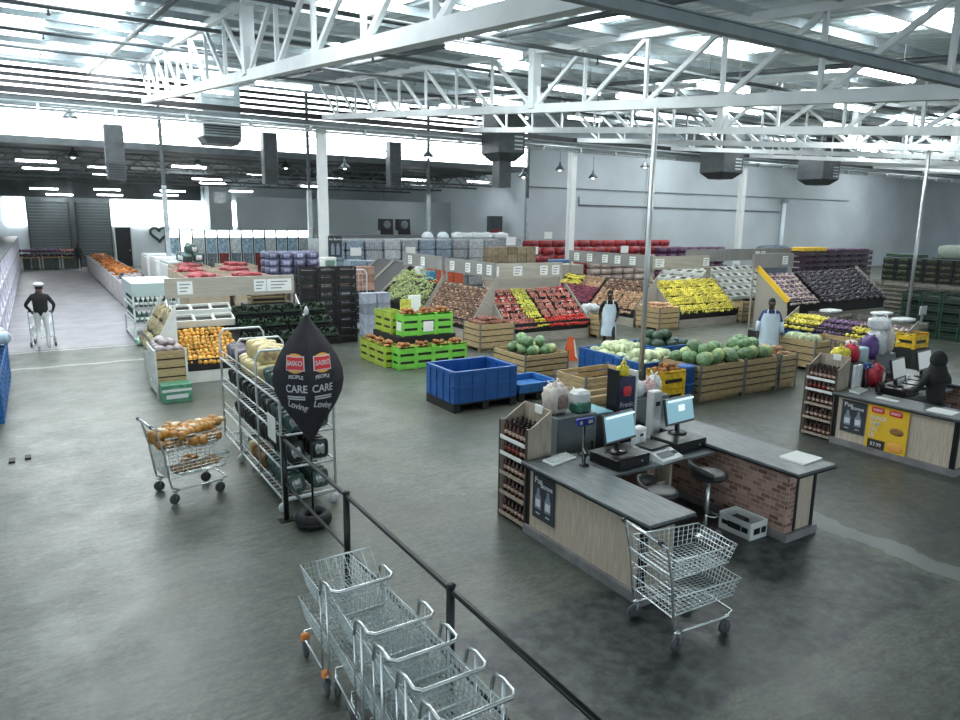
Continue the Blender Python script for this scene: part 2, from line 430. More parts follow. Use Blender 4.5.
# slim poles that carry cables down to the tills
for (X, Y, nm) in ((10.45, 10.4, 'slim bare steel pole rising from the floor behind the first checkout'), (24.3, 12.2, 'slim bare steel pole rising behind the second checkout')):
    t = thing('service_pole', nm, 'pole', (X, Y, 0))
    MB().cyl((0,0,0), (0,0,ZB(Y)), .055, 12).build('pole', mat('brushed_pole', (.5,.53,.53), .35, .6), t)
    MB().lathe([(.14,0),(.14,.02),(.06,.03)], (0,0,0), 12).build('base_flange', STEELG, t)
# ---- far wall: roller gates, daylight panels, door, tyre ring, partition
def gate(k, x0, x1, slats):
    t = thing('door_%d' % k, None, None, (x0, 57.7, 0)); t['kind'] = 'structure'
    g = MB(); n = 22
    for i in range(n):
        z = 4.5*i/n; g.b2(.05, x1-x0-.05, -.02-(.035 if i % 2 else 0)*slats, .03, z, z+4.5/n-.012)
    g.build('roller_curtain', GATE, t)
    MB().b2(0, .1, -.09, .08, 0, 4.6).build('gate_rail', STEELD, t); MB().b2(x1-x0-.1, x1-x0, -.09, .08, 0, 4.6).build('gate_rail', STEELD, t)
    MB().b2(0, x1-x0, -.2, .08, 4.5, 4.8).build('gate_hood', STEELG, t)
gate(1, -.42, 2.1, .3); gate(2, 2.45, 4.65, 1.6)
struct(MB().b2(2.1, 2.42, 57.2, 57.8, 0, 6.6).build('trim_7', STEELD))
PANEL = mat('bright_daylight_panel', (.95,.99,1), .5, emit=4.5)
struct(MB().b2(-1.62, -.5, 57.66, 57.79, 2.9, 4.7).build('window_2', PANEL))
struct(MB().b2(4.75, 6.85, 57.66, 57.79, 2.9, 4.7).build('window_3', PANEL)); struct(MB().b2(6.95, 8.5, 57.66, 57.79, 2.9, 4.7).build('window_4', PANEL)); struct(MB().b2(8.6, 13.7, 57.66, 57.79, 2.9, 4.7).build('window_5', PANEL))
t = thing('door_3', None, None, (4.85, 57.7, 0)); t['kind'] = 'structure'
MB().b2(0, 1.0, -.06, .05, 0, 2.8).build('door_leaf', mat('dark_door', (.02,.022,.025), .5), t); MB().b2(-.12, 0, -.08, .06, 0, 2.85).build('door_frame', STEELW, t); MB().b2(1.0, 1.08, -.08, .06, 0, 2.85).build('door_frame', STEELW, t); MB().b2(.85,.92,-.1,-.06,1.1,1.2).build('door_handle', GALV, t)
h = MB(); pts = []
for i in range(28):
    a = 2*pi*i/28; pts.append((7.77+.6*math.sin(a)**3, 57.68, 2.35+.036*(13*math.cos(a)-5*math.cos(2*a)-2*math.cos(3*a)-math.cos(4*a))))
h.tube(pts, .1, 6, closed=True); tag(h.build('heart_wreath', mat('dark_green_garland', (.05,.09,.08), .8, var=.4, scale=20)), 'dark heart shaped wreath hung on the pale rear wall', 'wreath')
pt = MB(); pt.b2(10.7, 25.85, 45.8, 45.95, 0, 4.85); struct(pt.build('wall_partition', PART))
bl = MB(); bl.b2(-7, 26, 45.75, 46.0, 4.85, 4.92); 
of = thing('office_cabin', 'pale grey raised cabin beside the daylight panels at the rear wall', 'cabin', (11.0, 55.4, 0))
MB().b2(0, 1.6, 0, 2, 0, 6.0).build('cabin_wall', PART, of); MB().b2(-.1, 1.7, -.1, 2.1, 6.0, 6.15).build('cabin_roof', STEELG, of); MB().b2(.3, 1.2, -.03, 0, 4.6, 5.4).build('cabin_window', GALV, of)
# dark lattice trusses of the rear bay
for i, y in enumerate((38.6, 42.2, 47.2, 52.4)):
    t = thing('rear_truss', 'dark lattice truss under the rear bay roof, %s from the front' % ORD[i], 'roof truss', (-2.15, y, 0))
    MB().bar((0,0,6.5), (28.0,0,6.5), .1, .1).build('top_chord', STEELD, t); MB().bar((0,0,5.75), (28.0,0,5.75), .1, .1).build('bottom_chord', STEELD, t)
    for j in range(16):
        a = MB(); a.bar((j*1.75,0,6.5), (j*1.75+.87,0,5.75), .05, .05); a.bar((j*1.75+.87,0,5.75), (j*1.75+1.75,0,6.5), .05, .05); a.build('lattice_brace', STEELD, t)
# wall services on the long white wall
c = MB(); c.tube([(26,YG-.06,5.7),(60,YG-.06,5.7)], .03, 6); tag(c.build('conduit', STEELG), 'thin grey conduit high along the white wall', 'conduit')
c = MB(); c.tube([(30,YG-.06,5.2),(30,YG-.06,4.7),(34,YG-.06,4.7),(50.7,YG-.06,4.62)], .05, 6); tag(c.build('conduit', STEELG), 'lower thicker conduit with a step along the white wall', 'conduit')
c = MB(); c.tube([(36,YG-.19,0),(36,YG-.19,7.6)], .05, 6); tag(c.build('downpipe', STEELG), 'thin grey pipe down the white wall left of the right column', 'downpipe')
t = thing('downpipe', 'thick pale downpipe on the white wall at the right with a hopper on top', 'downpipe', (51, YG-.2, 0))
MB().tube([(0,0,0),(0,0,5.3)], .16, 10).build('pipe', WHITE2, t); MB().b2(-.25,.25,-.18,.18,5.3,5.7).build('hopper', STEELG, t)
# ---- air ducts
DUCT = mat('duct_charcoal', (.06,.07,.075), .5, .2, var=.2, scale=3)
DUCTG = mat('duct_grey', (.27,.33,.34), .45, .4, var=.2, scale=2)
def duct_tall(X, Y, z0, z1, w, d, label, m):
    t = thing('air_duct', label, 'air duct', (X, Y, 0))
    b = MB(); b.cbox((0,0,(z0+z1)/2), (w, d, z1-z0), .04); b.build('duct_body', m, t)
    for z in (z0+(z1-z0)*.33, z0+(z1-z0)*.66): s = MB(); s.b2(-w/2-.02, w/2+.02, -d/2-.02, d/2+.02, z-.02, z+.02); s.build('joint_flange', m, t)
    g = MB()
    for i in range(6): g.b2(-w/2+.06, w/2-.06, -d/2-.02, -d/2, z0+.1+i*.1, z0+.15+i*.1)
    g.build('outlet_grille', BLACK, t)
duct_tall(3.1, 34, 5.05, 7.3, .72, .6, 'charcoal duct hanging before the bright band at the left', DUCT)
duct_tall(6.75, 31.2, 6.75, 9.05, 1.5, 1.3, 'big pale grey duct hanging beneath the first truss', DUCTG)
dz = MB(); dz.poly([(6.0,30.55,6.74),(7.5,30.55,6.74),(7.35,30.6,6.5),(6.15,30.6,6.5)], (0,1.2,0)); tag(dz.build('duct_diffuser', DUCT), 'dark tapering diffuser under the big pale grey duct', 'diffuser')
duct_tall(9.68, 34.5, 5.15, 7.5, .66, .55, 'charcoal duct hanging left of the wide white column', DUCT)
duct_tall(16.1, 34.5, 5.25, 7.5, .66, .55, 'charcoal duct hanging right of the wide white column', DUCT)
def diffuser(X, Y, z0, w, h, label):
    t = thing('air_diffuser', label, 'air duct', (X, Y, 0))
    b = MB(); b.b2(-w/2, w/2, -w/2, w/2, z0+.35, z0+h); b.build('duct_body', DUCT, t)
    q = MB(); a = w/2; c = w*.28
    q.add([(-a,-a,z0+.35),(a,-a,z0+.35),(a,a,z0+.35),(-a,a,z0+.35),(-c,-c,z0),(c,-c,z0),(c,c,z0),(-c,c,z0)], [(0,4,5,1),(1,5,6,2),(2,6,7,3),(3,7,4,0),(4,7,6,5)])
    q.build('diffuser_cone', DUCT, t)
    g = MB()
    for i in range(4): g.b2(w*.1, w*.42, -w/2-.02, -w/2, z0+.5+i*.18, z0+.58+i*.18)
    g.build('side_grille', GALV, t)
diffuser(18.9, 28.5, 6.33, 1.45, 2.5, 'dark faceted air diffuser hanging at the end of the clerestory')
MB_ = MB(); MB_.b2(-.33,.33,-.3,.3,5.15,6.32); o = MB_.build('air_duct', DUCT, None, (18.85, 28.5, 0)); tag(o, 'short narrow charcoal duct beneath the faceted diffuser', 'air duct')
diffuser(33.5, 28, 6.1, 1.65, 2.8, 'dark faceted air diffuser before the white wall, left of the right column')
diffuser(42.7, 28, 6.1, 1.75, 2.8, 'dark faceted air diffuser before the white wall, right of the right column')
# ---- lamps
def lamp_proto():
    t = thing('ceiling_light', 'x', 'ceiling light')
    h = MB(); h.cbox((0,0,.07), (1.62,.20,.06), .015); h.build('housing', STEELW, t)
    MB().cyl((-.78,-.055,0), (.78,-.055,0), .042, 8).build('tube', TUBE, t); MB().cyl((-.78,.055,0), (.78,.055,0), .042, 8).build('tube', TUBE, t)
    MB().cyl((-.5,0,.08), (-.5,0,.6), .008, 5).build('hanger', STEELD, t); MB().cyl((.5,0,.08), (.5,0,.6), .008, 5).build('hanger', STEELD, t)
    return t
LP = Proto(lamp_proto())
LAMPS = [(7.35,11.75,6.66,'under the first truss above the checkouts'),(13.58,11.44,6.63,'above the watermelon bins'),(13.31,7.58,6.26,'under the near beam at the right, brightest of all'),
 (14.3,14.87,6.9,'behind the first slim pole'),(12.28,18.73,7.1,'left of the second truss gusset'),(18.35,18.31,7.2,'above the apple stall'),(18.39,22.06,7.5,'above the back of the apple stall'),
 (18.18,14.56,6.9,'above the yellow fruit stall'),(18.44,11.24,6.6,'right of the yellow fruit stall, high up'),(25.77,19.52,7.4,'above the white box stall'),(23.59,14.85,6.9,'above the right hand stall'),(23.8,11.88,6.6,'next to the second slim pole'),
 (32.57,18.07,7.2,'far right, third row'),(38.5,22.5,7.6,'farthest to the right rear'),(32.73,15.85,7.0,'far right near the frame edge'),(13.14,22.62,7.5,'above the chalkboard stall'),(12.5,27.07,8.0,'above the wide white column'),(12.05,14.89,6.9,'above the watermelon bin'),
 (28,24.6,7.9,'above the red bags'),(6.4,21,7.3,'above the left fruit stall'),(5.6,27,7.9,'above the red bins')]
for x, y, z, nm in LAMPS: LP.put((x,y,z), 0, 'lit twin tube ceiling light %s' % nm, 'hall ceiling lights')
i = 0
for (px, py, z) in [(.3,39,6.0),(.5,43,5.9),(.7,54.5,5.25),(1.6,56.5,4.95),(3.2,40,5.9),(3.6,43,5.75),(4.3,54,5.3),(4.6,56,5.0),(6.7,38,6.0),(8.2,53,5.3),(8.2,56,5.1),(8.5,43,5.7),(9.8,48,5.7),(11,41,5.9),(12.5,52,5.4),(15.0,41,5.9),(16,47,5.7),(20,40,6.0),(22,43,5.8),(24,39,6.0)]:
    LP.put((px,py,z), 0, 'lit twin tube light in the dark rear bay, %s counted from the left' % ORD[i], 'rear bay lights'); i += 1
def pend_proto():
    t = thing('pendant_lamp', 'x', 'pendant lamp')
    MB().lathe([(.30,-.02),(.28,.05),(.17,.18),(.07,.28),(.06,.42),(.03,.46)], (0,0,0), 14).build('lamp_shade', mat('bell_shade', (.10,.12,.13), .35, .5), t)
    MB().sup((0,0,.02), (.2,.2,.2), 1, 1, 10, 6).build('bulb', mat('warm_bulb', (1,.97,.9), .4, emit=5), t)
    MB().cyl((0,0,.45), (0,0,1.3), .012, 5).build('cord', STEELD, t)
    return t
PP = Proto(pend_proto())
for x, y, z, nm in [(1.6,34,7.45,'far left against the bright band'),(1.75,38,6.2,'far left below the bright band'),(7.3,39,6.2,'below the big grey duct'),(11.5,38,6.2,'just left of the wide white column'),(18.0,34.3,6.9,'against the bright band right of the wide column'),(14,36.0,6.2,'below the bright band, between the two tall charcoal ducts'),(26.6,34,6.6,'left of the middle white column'),(29.6,34.5,6.3,'against the white wall behind the middle white column'),(24,34,6.1,'beside the short duct'),(31.5,32,6.9,'right of the middle white column')]:
    PP.put((x,y,z), 0, 'bell shaped pendant lamp hanging %s' % nm, 'bell pendant lamps')
# ================================================================== near field: trolleys, rail, rack, banner
CHROME = mat('zinc_wire', (.66,.73,.73), .35, .6)
CHROME2 = mat('chrome_tube', (.62,.66,.66), .25, .8)
RUB = mat('grey_rubber', (.06,.065,.07), .6)
ORANGE = mat('orange_bracket', (.75,.25,.06), .5)
def wires(mb, a, b, c, d, nu, nv, r):        # wire grid over the quad a-b-c-d
    a, b, c, d = map(Vector, (a, b, c, d))
    for i in range(nu+1):
        t = i/nu; mb.tube([a.lerp(b, t), d.lerp(c, t)], r, 4, caps=False)
    for j in range(nv+1):
        t = j/nv; mb.tube([a.lerp(d, t), b.lerp(c, t)], r, 4, caps=False)
def basket(x0, x1, z0, z1, W, inset, n=13, m=12, r=.0034):
    mb = MB(); w = W/2; i = inset
    T = [(x0,-w,z1),(x1,-w*.86,z1),(x1,w*.86,z1),(x0,w,z1)]
    B = [(x0+.01,-w+i,z0),(x1-i*1.5,-w*.86+i,z0+.02),(x1-i*1.5,w*.86-i,z0+.02),(x0+.01,w-i,z0)]
    mb.tube([T[0], T[1], T[2], T[3]], .007, 6); mb.tube(B, .005, 6)
    wires(mb, B[0], B[1], B[2], B[3], n, m, r)
    wires(mb, B[0], B[1], T[1], T[0], n, 4, r); wires(mb, B[3], B[2], T[2], T[3], n, 4, r); wires(mb, B[1], B[2], T[2], T[1], m, 4, r)
    return mb
def caster(t, x, y, rz=0.0, bracket=None, name='caster'):
    c = Matrix.Rotation(rz, 3, 'Z'); o = Vector((x, y, 0))
    f = MB(); q = lambda v: o + c @ Vector(v)
    f.bar(q((-.02,-.022,.075)), q((0,-.022,.15)), .03, .005); f.bar(q((-.02,.022,.075)), q((0,.022,.15)), .03, .005); f.cyl(q((0,0,.145)), q((0,0,.17)), .02, 8)
    b = f.build(name, bracket or CHROME2, t)
    w = MB(); ax = c @ Matrix.Rotation(pi/2, 3, 'X')
    w.lathe([(.03,-.016),(.058,-.016),(.064,-.008),(.064,.008),(.058,.016),(.03,.016)], q((-.02,0,.064)), 14, ax); w.build('wheel', RUB, b)
def trolley(label, orange=False):
    t = thing('shopping_trolley', label, 'shopping trolley')
    W = .54; w = W/2
    MB().tube([(.10,-w,.16),(.02,-w,.2),(0,-w,.30),(-.04,-w,.62),(-.11,-w,.93),(-.15,-w,.965),(-.15,w,.965),(-.11,w,.93),(-.04,w,.62),(0,w,.30),(.02,w,.2),(.10,w,.16)], .012, 8).build('rear_frame', CHROME2, t)
    MB().tube([(-.15,-w+.03,.967),(-.15,w-.03,.967)], .017, 8).build('handle_grip', CHROME2, t)
    for s in (-1, 1): MB().cyl((-.15,s*(w-.01),.967), (-.15,s*(w-.05),.967), .021, 10).build('grip_end', BLACK, t)
    MB().tube([(.02,-w,.16),(.60,-w*.9,.16),(.70,-w*.75,.17),(.70,w*.75,.17),(.60,w*.9,.16),(.02,w,.16)], .011, 8).build('base_frame', CHROME2, t)
    basket(-.02, .66, .62, .80, W, .03).build('basket', CHROME, t)
    basket(.0, .74, .30, .48, W, .03).build('basket', CHROME, t)
    p = MB(); wires(p, (.0,-w+.01,.30), (.0,w-.01,.30), (-.07,w-.01,.82), (-.07,-w+.01,.82), 12, 4, .0028); p.tube([(-.06,-w,.70),(-.03,-w+.05,.66),(-.03,w-.05,.66),(-.06,w,.70)], .009, 6); p.build('back_panel', CHROME, t)
    caster(t, .06, -w, .3, ORANGE if orange else None); caster(t, .06, w, -.2); caster(t, .62, -w*.85, .1); caster(t, .62, w*.85, -.1, ORANGE if orange else None)
    return t
t0 = trolley('empty two-basket wire trolley standing at the near end of the first checkout counter')
t0.location = (4.32, 4.0, 0); t0.scale = (1.05,1.05,1.05); t0.rotation_euler = (0,0,R(-7))
t1 = dup(t0, (1.10, 9.5, 0), R(10), 'wire trolley loaded with golden bread roll bags on the open floor')
t2 = dup(t0, (3.0, 2.0, 0), 0, sc=1)
for c in list(t2.children):
    if c.name.startswith('grip_end'): bpy.data.objects.remove(c)
t2.scale = (1,.9,1)
for c in list(t2.children):
    if c.name.split('.')[0] in ('rear_frame','handle_grip'): bpy.data.objects.remove(c)
for s_ in (-1, 1):
    q_ = s_*.27
    MB().tube([(.10,q_,.16),(.02,q_,.2),(.0,q_,.30),(.0,q_,.93)], .012, 8).build('upright', CHROME2, t2); MB().tube([(.13,q_,.16),(.13,q_,.80)], .009, 6).build('upright', CHROME2, t2)
MB().tube([(.13,-.27,.80),(.10,-.27,.93),(0,-.27,.95),(-.11,-.27,.94),(-.15,-.23,.94),(-.15,.23,.94),(-.11,.27,.94),(0,.27,.95),(.10,.27,.93),(.13,.27,.80)], .014, 8).build('handle_loop', CHROME2, t2)
t1.scale = (1.08,1.08,1.08)
for i, (x, y, a, s) in enumerate([(1.83,4.66,R(92),'farthest of the nested row, showing its open basket'),(1.85,4.03,R(90),'second of the nested row from the far end'),(1.85,3.70,R(90),'third of the nested row from the far end'),(1.86,3.37,R(90),'fourth of the nested row from the far end'),(1.86,3.06,R(90),'last and nearest of the nested row')]):
    lb = 'wire trolley pushed against the black rail, %s' % s
    if i == 0: t2.location = (x,y,0); t2.rotation_euler = (0,0,a); t2['label'] = lb; t2['group'] = 'nested trolleys by the rail'
    else: dup(t2, (x,y,0), a, lb, 'nested trolleys by the rail')
fl = MB(); fl.tube([(.02,-.25,.80),(.24,-.25,1.02),(.24,.25,1.02),(.02,.25,.80)], .008, 6); wires(fl, (.02,-.25,.80), (.24,-.25,1.02), (.24,.25,1.02), (.02,.25,.80), 3, 6, .003); fl.build('seat_flap', CHROME, t2)
# orange bracket covers clipped on two casters of the far trolley
for (x, y) in ((.62,.23),(.06,.27)):
    MB().cbox((x, y, .17), (.06,.075,.06), .012).build('caster_cover', ORANGE, t2)
# bags of rolls
GOLD = mat('golden_rolls', (.60,.30,.06), .45, scale=22, col2=(.36,.17,.04))
PACK = mat('clear_bag_label', (.60,.46,.28), .35)
def roll_bag():
    mb = MB(); rn = random.Random(3)
    for i in range(4):
        for j in range(2): mb.sup((-.135+.09*i, -.045+.09*j, .05+rn.uniform(-.008,.008)), (.105,.105,.10), .9, .9, 8, 6)
    mb.mi(1); mb.sup((.21,0,.05), (.09,.09,.05), .7, .7, 8, 5, jit=.15, seed=2); mb.sup((-.05,0,.085), (.09,.12,.04), .8, .5, 8, 5)
    return tag(mb.build('bag_of_rolls', [GOLD, PACK]), 'x', 'bread bag')
RB = Proto(roll_bag())
M_ = Matrix.Translation((1.10,9.5,0)) @ Matrix.Rotation(R(10), 4, 'Z') @ Matrix.Scale(1.08, 4)
k = 0
for (x, y, z, a, s) in [(.12,-.13,.66,.1,'handle end'),(.12,.12,.66,-.1,'handle end'),(.40,-.12,.66,1.5,'middle'),(.45,.12,.66,.1,'middle'),(.60,-.02,.66,1.6,'front end'),(.08,-.02,.76,.5,'handle end, on top'),(.27,.06,.77,-.5,'middle, on top'),(.42,-.08,.77,.6,'middle, on top'),(.56,.08,.77,.3,'front end, on top'),(.26,-.12,.76,.9,'near side, on top')]:
    RB.put(M_ @ Vector((x,y,z)), a, sc=1.2, label='bag of golden bread rolls in the upper trolley basket, %s' % s, group='bread roll bags in the trolley')
for (x, y, a) in [(.25,-.1,.2),(.35,.08,1.2),(.5,-.06,.4)]:
    RB.put(M_ @ Vector((x,y,.325)), a, 'bag of golden bread rolls in the lower trolley basket', 'bread roll bags in the trolley')
# ---- black railing
t = thing('railing', 'black steel railing with four posts beside the nested trolleys', 'railing', (2.27, 8.02, 0))
BLKS = mat('black_painted_steel', (.010,.012,.013), .35, .3)
for i, y in enumerate((0,-2.02,-4.03,-6.05)):
    p = MB().cyl((0,y,0), (0,y,1.06), .032, 10).build('post', BLKS, t); MB().sup((0,y,1.06), (.085,.085,.04), 1, 1, 10, 6).build('post_cap', BLKS, p); MB().b2(-.09,.09,y-.07,y+.07,0,.012).build('foot_plate', BLKS, p)
MB().tube([(0,0,1.03),(0,-2.02,1.03),(0,-4.03,1.03),(0,-6.6,1.03)], .022, 8).build('top_rail', BLKS, t)
MB().tube([(0,0,.48),(0,-2.02,.48),(0,-4.03,.48),(0,-6.6,.48)], .016, 8).build('mid_rail', BLKS, t)
# ---- rolling bread rack
RKW = mat('rack_white_steel', (.66,.70,.70), .35, .4)
t = thing('rolling_rack', 'tall white wire rolling rack stacked with packets behind the black banner', 'rack', (2.66, 8.3, 0))
D = 3.2
for y in (0, 1.06, 2.12, 3.2):
    f = MB(); f.tube([(-.34,y,.12),(-.34,y,1.78),(-.28,y,1.86),(.28,y,1.86),(.34,y,1.78),(.34,y,.12)], .018, 8); f.tube([(-.34,y,.14),(.34,y,.14)], .015, 6); f.build('end_frame', RKW, t)
SHZ = (.16, .56, .98, 1.40)
for z in SHZ:
    s = MB(); s.tube([(-.34,0,z),(-.34,D,z)], .016, 6); s.tube([(.34,0,z),(.34,D,z)], .016, 6); s.tube([(-.34,0,z+.13),(-.34,D,z+.13)], .008, 6)
    wires(s, (-.34,0,z), (.34,0,z), (.34,D,z), (-.34,D,z), 5, 24, .006); s.build('wire_shelf', RKW, t)
    MB().tube([(-.34,0,z),(.34,0,z)], .016, 6).build('shelf_end_bar', RKW, t)
CW = mat('white_caster', (.70,.72,.72), .4)
for x in (-.33, .33):
    for y in (0, 2.12 if x < 0 else 3.2):
        c = MB(); c.cyl((x,y,.10), (x,y,.14), .025, 8); b = c.build('caster', GALV, t)
        MB().lathe([(.02,-.02),(.06,-.02),(.066,0),(.06,.02),(.02,.02)], (x-.02,y-.03,.066), 14, Matrix.Rotation(pi/2,3,'X')).build('wheel', CW, b)
MB().b2(-.375,-.365,.12,.46,.86,1.18).build('price_card', mat('paper_white', (.80,.82,.80), .6), t)
PAPER = MATS['paper_white']
def pillow(name, cat, cols, d, label='x', e=.45, band=None):
    mb = MB(); mb.sup((0,0,d[2]/2), d, e, .55, 12, 7, jit=.03, seed=len(name))
    mb.mi(1); mb.sup((0,0,d[2]/2), (d[0]*.74,d[1]*1.06,d[2]*.70) if band is None else band, e, .5, 10, 6)
    return tag(mb.build(name, cols), label, cat)
SILV = mat('silver_film', (.52,.57,.58), .3, .5, var=.5, scale=25)
BLKF = mat('black_film', (.018,.02,.022), .3)
LOAFY = mat('cream_bread_wrap', (.72,.62,.33), .4, var=.25, scale=12); LOAFB = mat('tan_label', (.45,.33,.18), .5, var=.4, scale=20)
PURP = mat('grey_violet_film', (.15,.13,.17), .4, var=.4, scale=14)
GREENP = mat('dark_green_film', (.05,.10,.09), .35, var=.6, scale=20)
BROWNL = mat('brown_crust', (.32,.15,.05), .55, var=.4, scale=12)
pk1 = Proto(pillow('packet', 'packet', [BLKF, SILV], (.24,.10,.26)))
pk2 = Proto(pillow('packet', 'packet', [GREENP, SILV], (.24,.12,.24)))
pk3 = Proto(pillow('packet', 'packet', [PURP, SILV], (.26,.12,.24)))
lf = Proto(pillow('bread_loaf', 'bread', [LOAFY, LOAFB], (.34,.13,.24), e=.35))
lf2 = Proto(pillow('bread_loaf', 'bread', [BROWNL, LOAFY], (.34,.13,.22), e=.4))
SN = ['bottom','second from bottom','third from bottom','top']
for si, z in enumerate(SHZ):
    for j in range(22):
        y = .1+j*.142
        far = j >= 15; mid = 7 <= j < 15
        bay = 'near bay' if y < 1.06 else ('middle bay' if y < 2.12 else 'far bay')
        p, w, g = pk1, 'black and silver packet', 'black packets on the rack'
        if si == 3: p, w, g = ((pk3, 'grey violet packet', 'violet packets on the rack') if far else (lf, 'cream wrapped bread loaf', 'cream loaves on the rack') if mid else (pk2, 'dark green packet', 'green packets on the rack'))
        elif si == 2: p, w, g = (pk1, 'black and silver packet', 'black packets on the rack') if not j < 5 else (pk2, 'dark green packet', 'green packets on the rack')
        elif si == 0:
            p, w, g = (lf2, 'brown loaf in a bag', 'brown loaves on the rack') if 8 <= j < 12 else (lf, 'cream wrapped bread loaf', 'cream loaves on the rack') if j == 12 else (pk2, 'dark green packet', 'green packets on the rack')
            if j > 14: continue
        if si == 1 and j > 18: continue
        rot = (R(random.uniform(-14,14)), R(-8+random.uniform(-6,6)), R(random.uniform(-15,15)))
        p.put((2.66-.12, 8.3+y, z+.02), 0, '%s on the %s shelf of the rolling rack, %s' % (w, SN[si], bay), g, rot=rot)
        if si in (1,2) or j < 8:
            p.put((2.66+.18, 8.3+y+.03, z+.02), 0, '%s on the %s shelf of the rolling rack, %s' % (w, SN[si], bay), g, rot=(R(random.uniform(-14,14)), 0, R(random.uniform(-15,15))))
    if si == 3:
        for j in range(5): lf.put((2.66-.1+.07*(j%2), 8.3+1.2+j*.17, z+.25), 0, 'cream wrapped bread loaf lying on top of the others on the rack', 'cream loaves on the rack', rot=(0,0,R(10*j-20)))
# ---- leaf shaped banner on a tyre
BAN = mat('banner_black_cloth', (.022,.020,.028), .75, var=.2, scale=8)
LOGOR = mat('logo_red', (.70,.035,.04), .5); LOGOO = mat('logo_orange', (.85,.40,.08), .5); TXW = mat('print_grey_white', (.62,.63,.66), .6)
BX, BY = 2.51, 7.74
t = thing('banner', 'black leaf shaped banner with red badges on a pole, standing on a tyre', 'banner', (BX, BY, 0))
prof = [(1.06,.03),(1.12,.07),(1.22,.13),(1.36,.22),(1.50,.31),(1.64,.375),(1.78,.40),(1.92,.385),(2.06,.33),(2.20,.25),(2.32,.165),(2.42,.09),(2.50,.035),(2.54,.012)]
a0 = math.atan2(-BY, -BX) + R(2)
def prad(z):
    for (z0, r0), (z1, r1) in zip(prof, prof[1:]):
        if z0 <= z <= z1: return r0+(r1-r0)*(z-z0)/(z1-z0)
    return .02
def bpt(face, u, z, off=0.0):                    # u metres from the front ridge along a face (face -1 left, +1 right)
    r = prad(z); F = Vector((math.cos(a0), math.sin(a0), 0)); S = Vector((math.cos(a0+face*-pi/2), math.sin(a0+face*-pi/2), 0))
    F, S = F*r*.82, S*r
    e = (S-F); L = e.length; n = (F+S).normalized(); tt = min(1, max(0, abs(u)/L))
    bulge = .16*r*math.sin(pi*tt)
    p = F+e*tt+n*(bulge+off); p.z = z; return p
mb = MB(); NN = 8
rows = []
for i in range(40):
    z = 1.06+1.48*i/39; ring = []
    for q in range(4):
        for s in range(NN):
            face = [1, None, None, -1][q]
            r = prad(z); tt = s/NN
            A = a0 + [0, -pi/2, pi, pi/2][q]; B = a0 + [-pi/2, -pi, pi/2, 0][q]
            k0 = .82 if q in (0,2) else 1.0; k1 = 1.0 if q in (0,2) else .82
            P0 = Vector((math.cos(A), math.sin(A), 0))*r*k0; P1 = Vector((math.cos(B), math.sin(B), 0))*r*k1
            n = (P0+P1).normalized(); p = P0+(P1-P0)*tt+n*(.16*r*math.sin(pi*tt)); p.z = z; ring.append(p)
    rows.append(ring)
m = 4*NN
mb.add([p for q in rows for p in q], [(i*m+k, (i+1)*m+k, (i+1)*m+(k+1)%m, i*m+(k+1)%m) for i in range(39) for k in range(m)] + [tuple(range(m)), tuple(39*m+k for k in range(m))[::-1]])
leaf = mb.build('leaf_cloth', BAN, t)
MB().cyl((0,0,.2), (0,0,1.1), .014, 8).build('pole', BLKS, t); MB().lathe([(.015,0),(.03,.02),(.03,.05),(.008,.10)], (0,0,2.53), 8).build('pole_tip', CW, t)
def wrap(o, face, uc, zc, tilt=0.0, off=.006):   # lay a flat mesh (x along the face, y up) on a banner face
    for v in o.data.vertices:
        x, y, h = v.co; 
        u = uc - x if face > 0 else uc + x
        v.co = bpt(face, max(.002, u), zc+y, off+h)
    o.location = (0,0,0); o.rotation_euler = (0,0,0); o.scale = (1,1,1)
def flat(name, pts, m, par, n=1):
    mb = MB(); vs = []
    nx = 8
    x0 = min(p[0] for p in pts); x1 = max(p[0] for p in pts)
    return mb
def patch(name, w, h, m, face, uc, zc, off, arch=0.0, rnd=0.0):
    vs = []; fs = []; nx, nz = 10, 6
    for i in range(nx+1):
        for j in range(nz+1):
            x = -w/2+w*i/nx; y = -h/2+h*j/nz
            e = (x/(w/2))
            y2 = y*(1-rnd*e*e) + arch*(1-e*e)
            vs.append((x, y2, 0))
    for i in range(nx):
        for j in range(nz): fs.append((i*(nz+1)+j, (i+1)*(nz+1)+j, (i+1)*(nz+1)+j+1, i*(nz+1)+j+1))
    mb = MB(); mb.add(vs, fs); o = mb.build(name, m, leaf); wrap(o, face, uc, zc, off=off); return o
for face in (-1, 1):
    uc = .145
    patch('badge_arc', .20, .21, LOGOO, face, uc, 2.02, .004, rnd=.35)  # orange arc printed behind the red badge
    patch('badge', .21, .15, TXW, face, uc, 2.02, .007, rnd=-.08)
    patch('badge', .19, .13, LOGOR, face, uc, 2.02, .010, rnd=-.08)
    o = txt('SASKO', 'badge_lettering', TXW, .072, leaf, (0,0,0), (0,0,0), .001, sx=.8)
    for v in o.data.vertices: v.co.x *= .8
    wrap(o, face, uc, 2.02, off=.013)
    for s, size, z, sx in (('PEOPLE', .058, 1.845, .85), ('CARE', .125, 1.735, .78), ('Loving', .12, 1.53, .72)):
        o = txt(s, 'lettering', TXW, size, leaf, (0,0,0), (0,0,0), .001, shear=.25 if s == 'Loving' else 0)
        for v in o.data.vertices:
            v.co.x *= sx
            if s == 'PEOPLE': v.co.y += .03-(v.co.x/.15)**2*.035
            if s == 'Loving': v.co.y -= v.co.x*.25
        wrap(o, face, uc-.005, z)
    for zz in (1.645, 1.617): patch('lettering_bar', .20, .018, TXW, face, uc, zz, .006)
ty = MB(); pr = []
for i in range(17):
    a = 2*pi*i/16; pr.append((.22+.085*math.cos(a), .10+.10*math.sin(a)))
